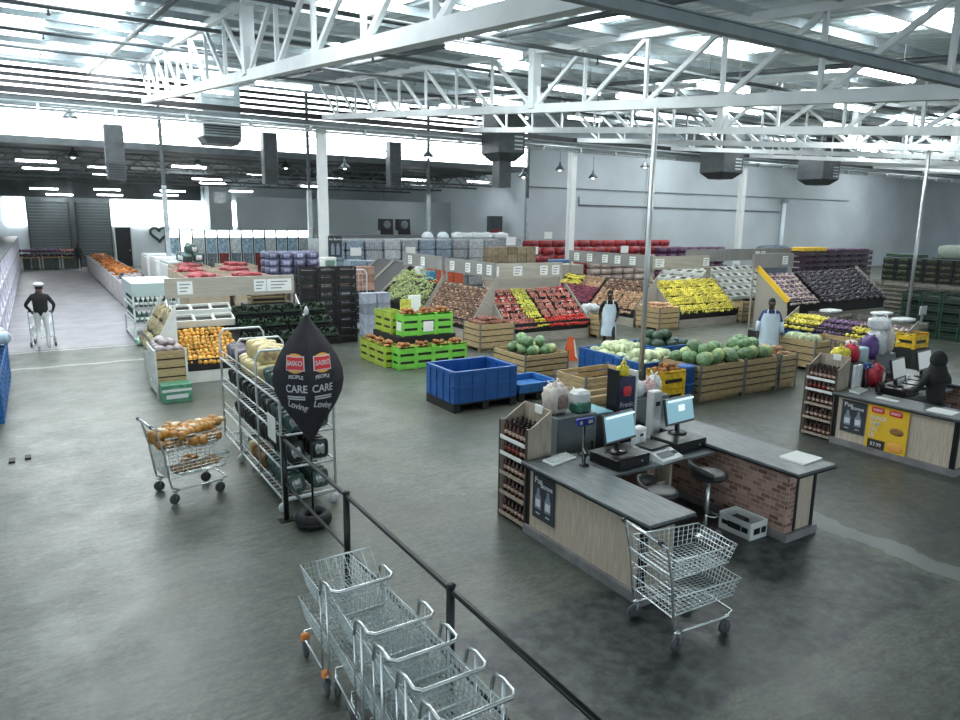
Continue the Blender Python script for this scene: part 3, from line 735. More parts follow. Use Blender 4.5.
ty.lathe([(max(.13,r), max(0,z)) for r, z in pr], (0,0,0), 28)
o = ty.build('tyre', mat('tyre_rubber', (.014,.015,.016), .65, bump=.4, scale=40), None, (BX, BY, 0)); o.scale = (.72,.72,.85); tag(o, 'black car tyre lying on the floor as the banner foot', 'tyre')
tb = MB(); tb.lathe([(.08,0),(.08,.02),(.03,.03),(.02,.2)], (0,0,0), 12); tb.build('pole_socket', BLKS, t)
# ================================================================== checkouts
WOODP = mat('pale_wood_panel', (.58,.50,.40), .55, scale=5, stretch=(9,9,.7), col2=(.44,.37,.29))
TOP = mat('grey_wood_worktop', (.14,.16,.165), .38, var=.4, scale=9, stretch=(8,.5,3))
SKIRT = mat('grey_skirting', (.22,.215,.22), .6, var=.2, scale=6)
BEZ = mat('black_gloss_plastic', (.010,.011,.013), .28)
SCR = mat('lit_screen_blue', (.22,.42,.50), .3, emit=.30)
SCR2 = mat('pale_screen', (.62,.66,.64), .3, emit=.1)
CABG = mat('grey_cabinet_laminate', (.16,.19,.20), .5, var=.1, scale=3)
LWHITE = mat('white_plastic', (.74,.77,.76), .45)
SLATE = mat('chalkboard', (.035,.042,.05), .7)
YEL = mat('poster_yellow', (.80,.50,.03), .5); TEAL = mat('teal_plastic', (.10,.30,.36), .4)
NAVY = mat('navy_print', (.015,.018,.07), .45)
def brick_mat():
    m = bpy.data.materials.new('brick_wallpaper'); m.use_nodes = True; nt = m.node_tree; b = nt.nodes['Principled BSDF']
    tc = nt.nodes.new('ShaderNodeTexCoord'); sp = nt.nodes.new('ShaderNodeSeparateXYZ'); cb = nt.nodes.new('ShaderNodeCombineXYZ'); ad = nt.nodes.new('ShaderNodeMath')
    nt.links.new(tc.outputs['Object'], sp.inputs[0]); nt.links.new(sp.outputs[0], ad.inputs[0]); nt.links.new(sp.outputs[1], ad.inputs[1])
    nt.links.new(ad.outputs[0], cb.inputs[0]); nt.links.new(sp.outputs[2], cb.inputs[1])
    br = nt.nodes.new('ShaderNodeTexBrick'); nt.links.new(cb.outputs[0], br.inputs['Vector'])
    br.inputs['Scale'].default_value = 1; br.inputs['Brick Width'].default_value = .13; br.inputs['Row Height'].default_value = .055; br.inputs['Mortar Size'].default_value = .005
    br.inputs['Color1'].default_value = (.15,.07,.05,1); br.inputs['Color2'].default_value = (.46,.30,.24,1); br.inputs['Mortar'].default_value = (.40,.33,.29,1)
    nt.links.new(br.outputs['Color'], b.inputs['Base Color']); b.inputs['Roughness'].default_value = .8
    return m
BRICK = brick_mat()
GLASSB = mat('brown_sauce_glass', (.055,.018,.012), .2); LABR = mat('bottle_label_cream', (.58,.42,.34), .5, var=.4, scale=40); CAPB = mat('bottle_cap_black', (.01,.01,.012), .35)
LABRD = mat('bottle_label_red', (.30,.05,.04), .5, var=.4, scale=40)
def bottle(name, lab):
    t = thing('sauce_bottle', 'x', 'bottle')
    MB().lathe([(.026,0),(.03,.01),(.03,.12),(.026,.135),(.012,.165),(.011,.19)], (0,0,0), 8).build('glass_body', GLASSB, t)
    MB().lathe([(.031,.045),(.031,.09)], (0,0,0), 8).build('label_band', lab, t)
    MB().lathe([(.014,.185),(.014,.215)], (0,0,0), 8).build('cap', CAPB, t)
    return t
BO1 = Proto(bottle('a', LABR)); BO2 = Proto(bottle('b', LABRD))
def poster_pur(par, X, y0, y1, z0, z1):          # chalkboard-look poster with two bottles, faces -X
    p = MB().b2(X-.008, X, y0, y1, z0, z1).build('poster', SLATE, par)
    yc = (y0+y1)/2; w = y1-y0; tw = mat('chalk_white', (.66,.68,.70), .7); tg = mat('chalk_grey_blue', (.20,.25,.32), .7)
    f = lambda s, sz, y, z, m=tw: txt(s, 'poster_lettering', m, sz, p, (X-.012, y, z), RXL, .001)
    f('Pur', .10, yc+.09, z1-.07); f('Bonne', .085, yc-.06, z1-.11)
    for s in (-1, 1):
        b = MB(); q = [(0,0),(.055,0),(.055,.14),(.03,.18),(.022,.21),(.022,.25)]
        cy = yc+s*.09; zz = z0+.12
        b.poly([(X-.008,cy+a,zz+c) for a, c in q]+[(X-.008,cy-a,zz+c) for a, c in q[::-1]], (-.004,0,0)); b.build('printed_bottle', tg, p)
        b = MB(); b.b2(X-.014,X-.012,cy-.045,cy+.045,zz+.03,zz+.12); b.build('printed_label', tw, p)
        f('500ml', .03, cy, z0+.07)
def poster_yellow(par, X, y0, y1, z0, z1):
    p = MB().b2(X-.02, X-.004, y0, y1, z0, z1).build('poster', YEL, par)
    tw = MATS['chalk_white']; dk = mat('poster_dark', (.04,.03,.03), .5)
    for yy in (y1-.16, y0+.20):
        MB().sup((X-.021, yy, z1-.09), (.012,.21,.10), .4, .4, 12, 6).build('badge', LOGOR, p)
        txt('SASKO', 'badge_lettering', tw, .055, p, (X-.031, yy, z1-.09), RXL, .001, sx=.85)
    for i, s in enumerate(('SNACK','TIME','ON','US')):
        txt(s, 'poster_lettering', tw, .095, p, (X-.026, y1-.05, z1-.22-i*.095), RXL, .001, 'LEFT', sx=.85)
    MB().b2(X-.026,X-.02,y1-.32,y1-.05,z0+.06,z0+.22).build('price_tag', dk, p)
    txt('R7.99', 'price_lettering', tw, .085, p, (X-.030, y1-.185, z0+.14), RXL, .001, sx=.9)
    b = MB(); b.sup((X-.02,y0+.16,z0+.42), (.02,.22,.12), .8, .8, 12, 6); b.build('printed_food', BROWNL, p)
    b = MB(); b.sup((X-.02,y0+.16,z0+.16), (.02,.24,.16), .8, .8, 12, 6); b.build('printed_food', LOGOO, p)
def counter_left(o, who, yellow):
    t = thing('checkout_counter', 'pale wood checkout counter with black poster, %s' % who, 'counter', (o[0]+4.62, o[1]+4.42, 0))
    MB().b2(0,.44,0,1.9,.10,.83).build('panel_body', WOODP, t)
    MB().b2(-.05,.46,-.04,1.9,0,.10).build('skirting', SKIRT, t)
    s = MB()
    MB().b2(-.012,.03,-.012,.06,.10,.83).build('edge_strip', BEZ, t); MB().b2(-.012,.03,1.84,1.9,.10,.83).build('edge_strip', BEZ, t)
    MB().b2(.40,.452,-.012,.03,.10,.83).build('edge_strip', BEZ, t)
    top = MB(); top.cbox((.23,.90,.855), (.62,2.06,.035), .006); top.build('worktop', TOP, t)
    MB().b2(-.085,.545,-.135,1.92,.822,.838).build('worktop_edge', BEZ, t)
    poster_pur(t, -.013, 1.36, 1.76, .25, .78)
    if yellow: poster_yellow(t, -.013, .68, 1.32, .03, .82)
    return t
def counter_right(o, who):
    t = thing('checkout_counter', 'brick-papered checkout counter with grey worktop, %s' % who, 'counter', (o[0]+7.03, o[1]+4.58, 0))
    MB().b2(0,.5,0,2.2,.10,.84).build('panel_body', WOODP, t)
    MB().b2(-.02,.56,-.05,2.2,0,.10).build('skirting', SKIRT, t)
    MB().b2(-.012,0,0,2.2,.10,.84).build('brick_panel', BRICK, t); MB().b2(-.012,.13,-.012,0,.10,.84).build('brick_panel', BRICK, t)
    MB().b2(.13,.18,-.016,0,.10,.84).build('edge_strip', BEZ, t); MB().b2(.47,.512,-.016,.03,.10,.84).build('edge_strip', BEZ, t)
    MB().cbox((.25,1.07,.872), (.70,2.5,.035), .006).build('worktop', TOP, t); MB().b2(-.105,.605,-.185,2.32,.838,.856).build('worktop_edge', BEZ, t)
    return t
def till_desk(o, who):
    t = thing('till_desk', 'low till desk with brick-papered back between the counters, %s' % who, 'desk', (o[0]+5.08, o[1]+5.55, 0))
    MB().cbox((.965,.42,.80), (1.86,.84,.035), .005).build('desk_top', TOP, t)
    MB().b2(.02,1.91,.80,.83,0,.78).build('brick_back', BRICK, t)
    MB().b2(.72,.84,.03,.8,0,.78).build('brick_divider', BRICK, t); MB().b2(1.12,1.16,.05,.8,0,.78).build('divider_panel', WOODP, t)
    MB().b2(.84,1.12,.1,.8,.52,.55).build('shelf', WOODP, t); MB().b2(.84,1.12,.1,.8,.16,.19).build('shelf', WOODP, t)
    MB().b2(.02,.06,.02,.06,0,.78).build('leg', GALV, t)
    return t
def monitor(loc, rz, label, scr, tilt=12):
    t = thing('computer_monitor', label, 'monitor', loc, rz); t.scale = (1.12,1.1,1.12)
    MB().lathe([(.11,0),(.11,.012),(.03,.02)], (0,0,0), 16).build('stand_base', BEZ, t); MB().bar((0,.0,.01), (0,.03,.2), .05, .03).build('stand_neck', BEZ, t)
    Rm = Matrix.Rotation(R(-tilt), 3, 'X')
    MB().cbox((0,.0,.27), (.50,.035,.31), .008, Rm).build('housing', BEZ, t)
    n = Rm @ Vector((0,-1,0)); s = MB(); c = Vector((0,0,.275))+n*.019
    s.box(c, (.465,.004,.265), Rm); sc = s.build('screen', scr, t)
    return t, sc, Rm, c, n
def drawer(loc, rz, label):
    t = thing('cash_drawer', label, 'cash drawer', loc, rz)
    MB().cbox((0,0,.065), (.54,.46,.13), .008).build('drawer_box', BEZ, t); MB().cbox((0,-.235,.06), (.50,.012,.10), .004).build('drawer_front', BLACK, t); MB().cyl((.12,-.240,.065), (.12,-.247,.065), .012, 10).build('lock', GALV, t)
    return t
def stool(loc, rz, label):
    t = thing('bar_stool', label, 'stool', loc, rz)
    LE = mat('black_leatherette', (.022,.022,.024), .38)
    MB().lathe([(.05,.685),(.19,.69),(.215,.72),(.21,.75),(.15,.765),(.0,.765)], (0,0,0), 20).build('seat', LE, t)
    b = MB(); vs = []
    for k, (rr, z) in enumerate(((.20,.72),(.235,.80),(.245,.88),(.225,.885),(.215,.80),(.18,.73))):
        for i in range(13):
            a = R(-75+150*i/12)-pi/2; h = z if k in (0,5) else z-.07*(abs(i-6)/6)**2
            vs.append((rr*math.cos(a), rr*math.sin(a), h))
    b.add(vs, [(k*13+i, k*13+i+1, (k+1)*13+i+1, (k+1)*13+i) for k in range(5) for i in range(12)], True); b.build('backrest', LE, t)
    MB().cyl((0,0,.03), (0,0,.69), .026, 12).build('post', CHROME2, t); MB().lathe([(.20,0),(.20,.012),(.08,.03),(.03,.06)], (0,0,0), 20).build('foot_plate', CHROME2, t)
    MB().tube([(.03,0,.28),(.15,.09,.28),(.2,0,.28),(.15,-.09,.28),(.03,0,.28)], .01, 6).build('foot_ring', CHROME2, t)
    return t
def bottle_shelf(o, who):
    X, Y = o[0]+4.6, o[1]+6.33
    t = thing('bottle_display', 'wooden display unit filled with sauce bottles, %s' % who, 'shelf', (X, Y, 0))
    W_ = mat('display_wood', (.40,.34,.27), .6, var=.2, scale=6, stretch=(6,6,.6)); DK = mat('display_dark_wood', (.07,.05,.04), .6)
    for y in (0, .55):
        p = MB(); q = [(0,y,0),(.36,y,0),(.36,y,1.42),(.06,y,1.24),(0,y,1.24)]; p.poly(q, (0,.018 if y == 0 else -.018,0)); p.build('side_panel', W_, t)
        MB().bar((0,y,0), (0,y,1.24), .025, .02).build('front_edge', DK, t)
    MB().b2(.345,.36,.018,.532,0,1.42).build('back_panel', W_, t)
    zs = (.06,.33,.58,.83,1.03)
    for z in zs: MB().b2(.0,.345,.018,.532,z-.018,z).build('shelf', W_, t); MB().b2(-.012,.0,.018,.532,z-.022,z+.022).build('shelf_edge', PAPER if z > .7 else W_, t)
    MB().b2(.33,.345,.16,.30,1.34,1.44).build('price_card', PAPER, t)
    k = 0
    for si, z in enumerate(zs):
        for i in range(6):
            for j in range(4 if si == 4 else 2):
                P = BO2 if si == 3 and i > 1 else BO1
                P.put((X+.05+j*.078, Y+.07+i*.082, z), 0, 'dark sauce bottle on the %s shelf of the display, %s' % (['lowest','second lowest','middle','fourth','topmost'][si], who), 'sauce bottles, '+who)
    return t
def cabinet(name, x0, x1, y0, y1, h, m, label, door=False):
    t = thing(name, label, 'cabinet', (x0, y0, 0))
    MB().cbox(((x1-x0)/2,(y1-y0)/2,h/2), (x1-x0,y1-y0,h), .008).build('body', m, t)
    if door:
        d = MB().b2(.02,x1-x0-.02,-.012,0,.1,h-.04).build('door', m, t); MB().b2(x1-x0-.09,x1-x0-.07,-.03,-.012,h*.6,h*.6+.12).build('door_handle', BEZ, d)
    return t
def bag(name, cat, d, m1, m2, label, loc, rz=0, knots=False):
    t = thing(name, label, cat, loc, rz)
    b = MB(); b.sup((0,0,d[2]*.45), (d[0],d[1],d[2]*.9), .55, .6, 16, 11, jit=.10, seed=int(d[0]*1000+d[2]*77)); b.build('bag_body', m1, t)
    MB().sup((0,-.02,d[2]*.42), (d[0]*.7,d[1]*1.0,d[2]*.5), .4, .5, 12, 7).build('printed_panel', m2, t)
    for s_ in (-1, 1):
        k = MB(); w = d[0]*.22; z = d[2]*.86
        k.tube([(s_*w-.03,s_*.02,z-.03),(s_*w-.025,s_*.03,z+.05),(s_*w+.01,s_*.05,z+.075),(s_*w+.035,s_*.03,z+.04),(s_*w+.03,s_*.02,z-.03)], .012, 6); k.sup((s_*w*.6,0,z), (d[0]*.45,d[1]*.55,d[2]*.18), .8, .8, 9, 6, jit=.16, seed=3+s_); k.build('bag_handle', m1, t)
    return t
CREAMB = mat('cream_carrier_film', (.66,.60,.54), .4, var=.15, scale=9); PRNT = mat('brown_print', (.30,.20,.17), .5, var=.5, scale=22)
GRN = mat('emerald_film', (.05,.20,.13), .4, var=.4, scale=14); WFILM = mat('white_film', (.68,.72,.72), .35, var=.15, scale=14); REDF = mat('red_film', (.50,.03,.05), .4, var=.3, scale=14); YELF = mat('yellow_film', (.72,.62,.05), .4, var=.2, scale=14); PURF = mat('purple_film', (.10,.05,.22), .4, var=.3, scale=12); PINKF = mat('pink_film', (.72,.50,.48), .4, var=.2, scale=12)
def checkout(o, who, yellow, scr):
    ox, oy = o
    counter_left(o, who, yellow); counter_right(o, who); till_desk(o, who); bottle_shelf(o, who)
    drawer((ox+5.62, oy+5.86, .818), R(4), 'black cash drawer under the left monitor, %s' % who); drawer((ox+6.70, oy+5.95, .818), R(3), 'black cash drawer under the right monitor, %s' % who)
    m1 = monitor((ox+5.60, oy+5.88, .949), R(8), 'left monitor on a black cash drawer, %s' % who, scr); m2 = monitor((ox+6.80, oy+6.06, .949), R(5), 'right monitor on a black cash drawer, %s' % who, scr)
    if not yellow:
        t, sc, Rm, c, n = m2
        MB().box(c+n*.004+Vector((.02,0,.02)), (.11,.002,.07), Rm).build('dialog_box', mat('screen_white', (.8,.88,.9), .3, emit=.4), sc)
        for q in (m1, m2): MB().box(q[3]+q[4]*.003+Vector((0,0,.118)), (.46,.002,.022), q[2]).build('title_bar', MATS['screen_white'], q[1])
    # scale
    t = thing('weighing_scale', 'white till scale with black pan between the monitors, %s' % who, 'scale', (ox+6.16, oy+5.78, .818), R(6))
    MB().poly([(-.19,.22,0),(-.19,.22,.10),(-.19,-.05,.10),(-.19,-.24,.04),(-.19,-.24,0)], (.38,0,0)).build('body', LWHITE, t); MB().cbox((0,.08,.125), (.34,.26,.02), .005).build('pan', BEZ, t)
    MB().box((-.03,-.145,.076), (.24,.10,.006), Matrix.Rotation(R(17),3,'X')).build('keypad', CABG, t); MB().box((.135,-.145,.076), (.07,.06,.006), Matrix.Rotation(R(17),3,'X')).build('display', BEZ, t)
    MB().cyl((0,.2,.1), (0,.2,.26), .015, 8).build('display_pole', LWHITE, t)
    # tall white receipt printer, keyboard, scanner, customer display
    t = thing('receipt_printer', 'tall white printer standing behind the till scale, %s' % who, 'printer', (ox+6.20, oy+6.14, .818), R(4)); MB().cbox((0,0,.14), (.16,.14,.28), .02).build('body', LWHITE, t); MB().b2(-.06,.06,-.075,-.07,.18,.21).build('paper_slot', BEZ, t)
    t = thing('keyboard', 'pale keyboard on the corner of the left counter, %s' % who, 'keyboard', (ox+4.93, oy+6.12, .874), R(12))
    MB().cbox((0,0,.02), (.42,.17,.03), .006, Matrix.Rotation(R(6),3,'X')).build('case', LWHITE, t); MB().box((0,0,.038), (.38,.13,.006), Matrix.Rotation(R(6),3,'X')).build('key_field', mat('key_grey', (.42,.47,.45), .5, var=.5, scale=60), t)
    t = thing('barcode_scanner', 'black barcode scanner on its stand beside the keyboard, %s' % who, 'scanner', (ox+5.08, oy+5.86, .874), R(-20)); MB().lathe([(.06,0),(.06,.012),(.015,.02),(.015,.13)], (0,0,0), 12).build('stand', BEZ, t); MB().cbox((0,-.03,.17), (.06,.11,.05), .012, Matrix.Rotation(R(25),3,'X')).build('head', BEZ, t); MB().bar((0,.02,.02),(0,.03,.16),.03,.035).build('grip', BEZ, t)
    t = thing('customer_display', 'blue customer display on a black pole, %s' % who, 'display', (ox+5.42, oy+6.28, .82)); MB().lathe([(.07,0),(.07,.012),(.016,.02),(.016,.38)], (0,0,0), 10).build('pole', BEZ, t); MB().cbox((0,-.01,.42), (.27,.05,.09), .01).build('display_case', mat('deep_blue_plastic', (.03,.05,.30), .35), t); MB().b2(-.10,-.06,-.04,-.034,.40,.44).build('digit_window', LWHITE, t); MB().b2(.03,.10,-.04,-.034,.40,.44).build('digit_window', LWHITE, t)
    # cabinets behind the till
    cabinet('bagging_cabinet', ox+5.28, ox+5.92, oy+6.62, oy+7.1, 1.2, CABG, 'grey bagging cabinet holding grocery bags, %s' % who, True)
    cabinet('bagging_cabinet', ox+5.98, ox+6.32, oy+6.72, oy+7.2, 1.12, SLATE, 'charcoal cabinet with a teal top behind the left monitor, %s' % who, True)
    tt = MB().b2(ox+5.99, ox+6.31, oy+6.74, oy+7.18, 1.121, 1.14).build('teal_tray', TEAL)
    tag(tt, 'teal tray lying on the charcoal cabinet, %s' % who, 'tray')
    cabinet('bagging_cabinet', ox+6.86, ox+7.58, oy+6.95, oy+7.35, 1.17, CABG, 'grey bagging cabinet behind the right monitor, %s' % who, True)
    cabinet('bagging_cabinet', ox+7.64, ox+7.84, oy+6.95, oy+7.25, 1.02, WOODP, 'narrow pale wood cabinet at the end of the bagging row, %s' % who)
checkout((0,0), 'first checkout', False, SCR)
checkout((6.52,.25), 'second checkout', True, SCR2)
# first checkout, loose things
stool((5.50,5.10,0), R(215), 'black bar stool at the left monitor of the first checkout'); stool((6.42,5.2,0), R(-112), 'black bar stool before the brick-papered counter of the first checkout')
b = MB(); b.cbox((0,0,.10), (.32,.44,.20), .01); 
t = thing('fruit_box', 'open white printed cardboard box on the floor by the brick counter', 'box', (6.845, 5.0, 0), R(0)); t.scale = (.92,.9,1.05)
for (x, y, dx, dy) in ((-.16,0,.012,.5),(.16,0,.012,.5),(0,-.25,.32,.012),(0,.25,.32,.012)): MB().cbox((x,y,.10), (dx,dy,.20), .004).build('side_wall', LWHITE, t)
MB().b2(-.16,.16,-.25,.25,0,.012).build('base', LWHITE, t)
for q in ((-.167,0,.07,.2),(-.167,.15,.05,.1),(-.167,-.16,.06,.1)): MB().b2(q[0]-.002,q[0],q[1]-q[3]/2,q[1]+q[3]/2,.10-q[2]/2,.10+q[2]/2).build('print_mark', BEZ, t)
for q in ((-.05,.12),(.08,.09)): MB().b2(q[0]-q[1]/2,q[0]+q[1]/2,-.260,-.257,.06,.13).build('print_mark', BEZ, t)
tag(MB().cbox((6.845,5.05,.09), (.14,.18,.15), .01).build('carton', BEZ), 'small black carton standing inside the open white box', 'carton')
t = thing('paper_stack', 'white sheets of paper on the near end of the right worktop', 'paper', (7.42, 4.72, .891), R(4))
for i in range(4): MB().b2(-.19+.01*i,.19+.012*i,-.15,.15+.01*i,.004*i,.004*i+.003).build('sheet', PAPER, t)
t = thing('paper_stack', 'white paper sheets on the counter edge before the cashier', 'paper', (11.33, 5.0, .873), R(4))
for i in range(3): MB().b2(-.15+.01*i,.15+.012*i,-.17,.17+.01*i,.004*i,.004*i+.003).build('sheet', PAPER, t)
tag(MB().cbox((12.06-.72,5.83,.876),(.10,.34,.02),.004).build('ruler_board', LWHITE), 'thin white strip lying on the worktop of the second counter', 'strip')
bag('carrier_bag','bag',(.34,.26,.42),CREAMB,PRNT,'tall cream printed carrier bag on the first grey cabinet',(5.42,6.86,1.2),.2)
bag('carrier_bag','bag',(.26,.22,.34),PINKF,CREAMB,'pink tinted bag behind the cream carrier bag',(5.5,7.02,1.2),1.2)
t = thing('toilet_roll_pack','white and green wrapped pack on the first grey cabinet','pack',(5.77,6.80,1.2)); MB().cbox((0,0,.14),(.24,.22,.28),.04).build('wrap',WFILM,t); MB().cbox((-.01,-.03,.07),(.245,.2,.15),.03).build('green_panel',GRN,t)
bag('carrier_bag','bag',(.2,.2,.2),WFILM,LWHITE,'small white bag at the right end of the first grey cabinet',(5.86,6.98,1.2),.7)
t = thing('promo_stand','navy promotional stand with a red badge beside the slim pole','promo stand',(6.62,6.92,0))
MB().cbox((0,0,.775),(.30,.20,1.55),.01).build('column',NAVY,t); MB().b2(.155,.19,-.1,.1,.2,1.62).build('white_edge',LWHITE,t); MB().b2(-.19,-.155,-.1,.1,.9,1.66).build('black_edge',BEZ,t)
MB().sup((0,-.1,1.36),(.15,.02,.14),.5,.5,12,6).build('badge',LOGOR,t); txt('Frenic','stand_lettering',TXW,.10,t,(0,-.103,1.17),RX90,.001); 
MB().b2(-.10,.10,-.103,-.1,1.08,1.10).build('print_line',TXW,t); MB().b2(-.10,.06,-.103,-.1,1.04,1.06).build('print_line',TXW,t)
bag('snack_bag','bag',(.16,.14,.16),YELF,YELF,'small yellow bag on top of the navy promotional stand',(6.62,6.92,1.55))
cb = thing('control_box','white switch box standing on the grey till cabinet by the pole','switch box',(6.86,6.55,0)); MB().cbox((0,0,.70),(.16,.14,1.40),.015).build('case',LWHITE,cb); MB().b2(-.04,.04,-.078,-.07,1.2,1.26).build('switch',BEZ,cb)
for i,(x,y,z,d,m,s) in enumerate([(7.05,7.14,1.17,(.30,.24,.24),WFILM,'left'),(7.32,7.14,1.17,(.28,.22,.20),PINKF,'middle'),(7.50,7.2,1.17,(.18,.2,.26),LWHITE,'right')]):
    bag('grocery_bag','bag',d,m,m,'pale grocery bag on the second grey cabinet, %s one of three' % s,(x,y,z),.3*i)
# second checkout goods
ox, oy = 6.52, .25
for i,(x,y,z,d,m,m2,s) in enumerate([(5.42,6.8,1.2,(.34,.26,.30),YELF,YELF,'yellow film bag at the left of the second bagging cabinet'),(5.72,6.78,1.2,(.26,.26,.34),REDF,REDF,'red bag behind the aqua box on the second bagging cabinet'),
 (6.6,6.95,1.15,(.36,.28,.46),PURF,PURF,'purple bag hanging at the rear of the second till'),(6.9,7.0,1.17,(.36,.30,.52),WFILM,CREAMB,'tall white printed bag behind the second till'),(7.25,7.05,1.17,(.36,.26,.6),CREAMB,CREAMB,'cream bag nearest the second slim pole'),(6.95,7.0,1.66,(.40,.28,.26),WFILM,REDF,'white bag with red print on top of the bag heap')]):
    bag('grocery_bag','bag',d,m,m2,s,(ox+x,oy+y,z),.4*i)
tag(MB().cbox((ox+5.95,oy+6.78,1.32),(.30,.24,.26),.02).build('aqua_box',mat('aqua_carton',(.45,.66,.70),.45,var=.15,scale=6)),'aqua and white carton on the second bagging cabinet','carton'); tag(MB().cbox((ox+6.05,oy+6.98,1.32),(.16,.16,.42),.02).build('white_carton',LWHITE),'tall white carton beside the aqua carton','carton')
bag('grocery_bag','bag',(.42,.3,.40),REDF,WFILM,'red and white packets heaped left of the second checkout monitor',(ox+5.92,oy+6.42,.82),.5)
for i in range(2): tag(MB().cbox((ox+5.03+.13*i,oy+6.27,1.085),(.10,.05,.42),.01).build('folded_carton',LWHITE),'%s folded white carton standing on the worktop beside the second bottle display'%['left','right'][i],'carton')
stool((11.86,5.40,0), R(-8), 'black bar stool under the cashier at the second checkout')
# ================================================================== produce stalls
STW = mat('stall_grey_wood', (.36,.34,.29), .65, var=.18, scale=4, stretch=(.6,6,6))
STWG = mat('header_board_wood', (.40,.38,.32), .6, var=.12, scale=3, stretch=(.5,5,5))
HGREY = mat('header_board_grey', (.25,.25,.235), .6, var=.12, scale=3)
BWOOD = mat('bin_pine', (.50,.38,.20), .65, var=.22, scale=5, stretch=(1.2,1.2,7), col2=(.36,.26,.135))
BPOST = mat('bin_post_steel', (.16,.17,.165), .5, var=.2, scale=6)
WPAINT = mat('white_board', (.70,.72,.68), .6, var=.08, scale=4)
POLY = mat('white_polystyrene', (.80,.82,.78), .7)
DKPROD = mat('dark_produce', (.045,.05,.035), .6, var=.5, scale=20)
BKL = mat('black_liner', (.012,.013,.014), .55)
class Slope:
    # a stepped display: local front faces -Y; items are set by (u, v)
    def __init__(s, loc, rz, L, depth, zf, zb, label, plinth=True, header=None, cards=(), side=STW, base=True, lips=()):
        s.loc, s.rz, s.L, s.d, s.zf, s.zb = Vector(loc), rz, L, depth, zf, zb
        s.a = math.atan2(zb-zf, depth)
        t = s.t = thing('display_stall', label, 'display stall', loc, rz)
        if plinth: MB().b2(0, L, 0, .06, 0, zf*.55).build('plinth_board', WPAINT if side is WPAINT else STW, t)
        if base: MB().b2(.03, L-.03, .05, depth, .02, zf-.10).build('base_box', BKL, t)
        MB().poly([(.02,0,zf-.11),(.02,depth,zb-.11),(.02,depth,zb-.16),(.02,0,zf-.16)], (L-.04,0,0)).build('sloped_deck', BKL, t)
        MB().bar((0,.0,zf-.05),(L,.0,zf-.05),.03,.22).build('front_lip', BKL, t)
        for v in lips: y = v*depth; z = zf+(zb-zf)*v-.11; MB().box((L/2,y,z+.05),(L-.06,.025,.13)).build('shelf_lip', BKL, t)
        for x in (0, L-.03): MB().poly([(x,-.0,0),(x,-.0,zf+.04),(x,depth,zb+.12),(x,depth,0)], (.03,0,0)).build('side_panel', side, t)
        if header:
            z0, z1, x0, x1, m = header
            MB().b2(x0+.03,x0+.08,depth+.02,depth+.07,0,z0).build('header_post', STW, t); MB().b2(x1-.08,x1-.03,depth+.02,depth+.07,0,z0).build('header_post', STW, t)
            h = MB().b2(x0, x1, depth, depth+.10, z0, z1).build('header_board', m, t)
            for cx, w in cards:
                c = MB().b2(cx-w/2, cx+w/2, depth-.012, depth, (z0+z1)/2-.15, (z0+z1)/2+.15).build('price_card', PAPER, h)
                k = MB()
                for q in range(3): k.b2(cx-w*.34, cx+w*(.34-.12*q), depth-.015, depth-.012, (z0+z1)/2+.07-.08*q, (z0+z1)/2+.095-.08*q)
                k.build('card_print', CABG, c)
    def at(s, u, v, h=0.0):
        p = Vector((u*s.L, v*s.d - h*math.sin(s.a)*0, s.zf+(s.zb-s.zf)*v+h-.10))
        return s.loc + Matrix.Rotation(s.rz, 3, 'Z') @ p
    def row(s, P, v, n, label, group, u0=.04, u1=.96, jit=.02, sc=None, h=0.0, tilt=None, rzj=.3):
        for i in range(n):
            u = u0+(u1-u0)*(i+.5)/n
            p = s.at(u+random.uniform(-jit,jit)/s.L, v+random.uniform(-jit,jit)/s.d, h)
            e = Matrix.Rotation(s.rz, 4, 'Z') @ Matrix.Rotation(s.a*.9 if tilt is None else tilt, 4, 'X') @ Matrix.Rotation(random.uniform(-rzj,rzj), 4, 'Z')
            P.put(p, 0, label, group, rot=e.to_euler(), sc=(sc*random.uniform(.94,1.06)) if sc else random.uniform(.94,1.06))
def cluster(name, cat, ms, n=(3,2), r=.045, wrap_=None, seed=1, label='x', zsq=.9):
    rn = random.Random(seed); mb = MB()
    for i in range(n[0]):
        for j in range(n[1]):
            mb.mi(0 if rn.random() < .75 or len(ms) < 2 else 1)
            mb.sup(((i-(n[0]-1)/2)*r*1.85+rn.uniform(-.006,.006), (j-(n[1]-1)/2)*r*1.85+rn.uniform(-.006,.006), r+rn.uniform(-.01,.012)), (2*r,2*r,2*r*zsq), 1, 1, 7, 5)
    return tag(mb.build(name, ms), label, cat)
def fruit(name, cat, m, r, zs=.9, m2=None, label='x'):
    mb = MB(); mb.sup((0,0,r*zs), (2*r,2*r,2*r*zs), 1, 1, 9, 7)
    if m2: mb.mi(1); mb.cyl((0,0,r*zs*1.9),(.2*r,0,r*zs*2.25),r*.08,4)
    return tag(mb.build(name, [m, m2] if m2 else m), label, cat)
C = lambda n, c, r=.45, v=.3, s=14: mat(n, c, r, var=v, scale=s, rnd=.32)
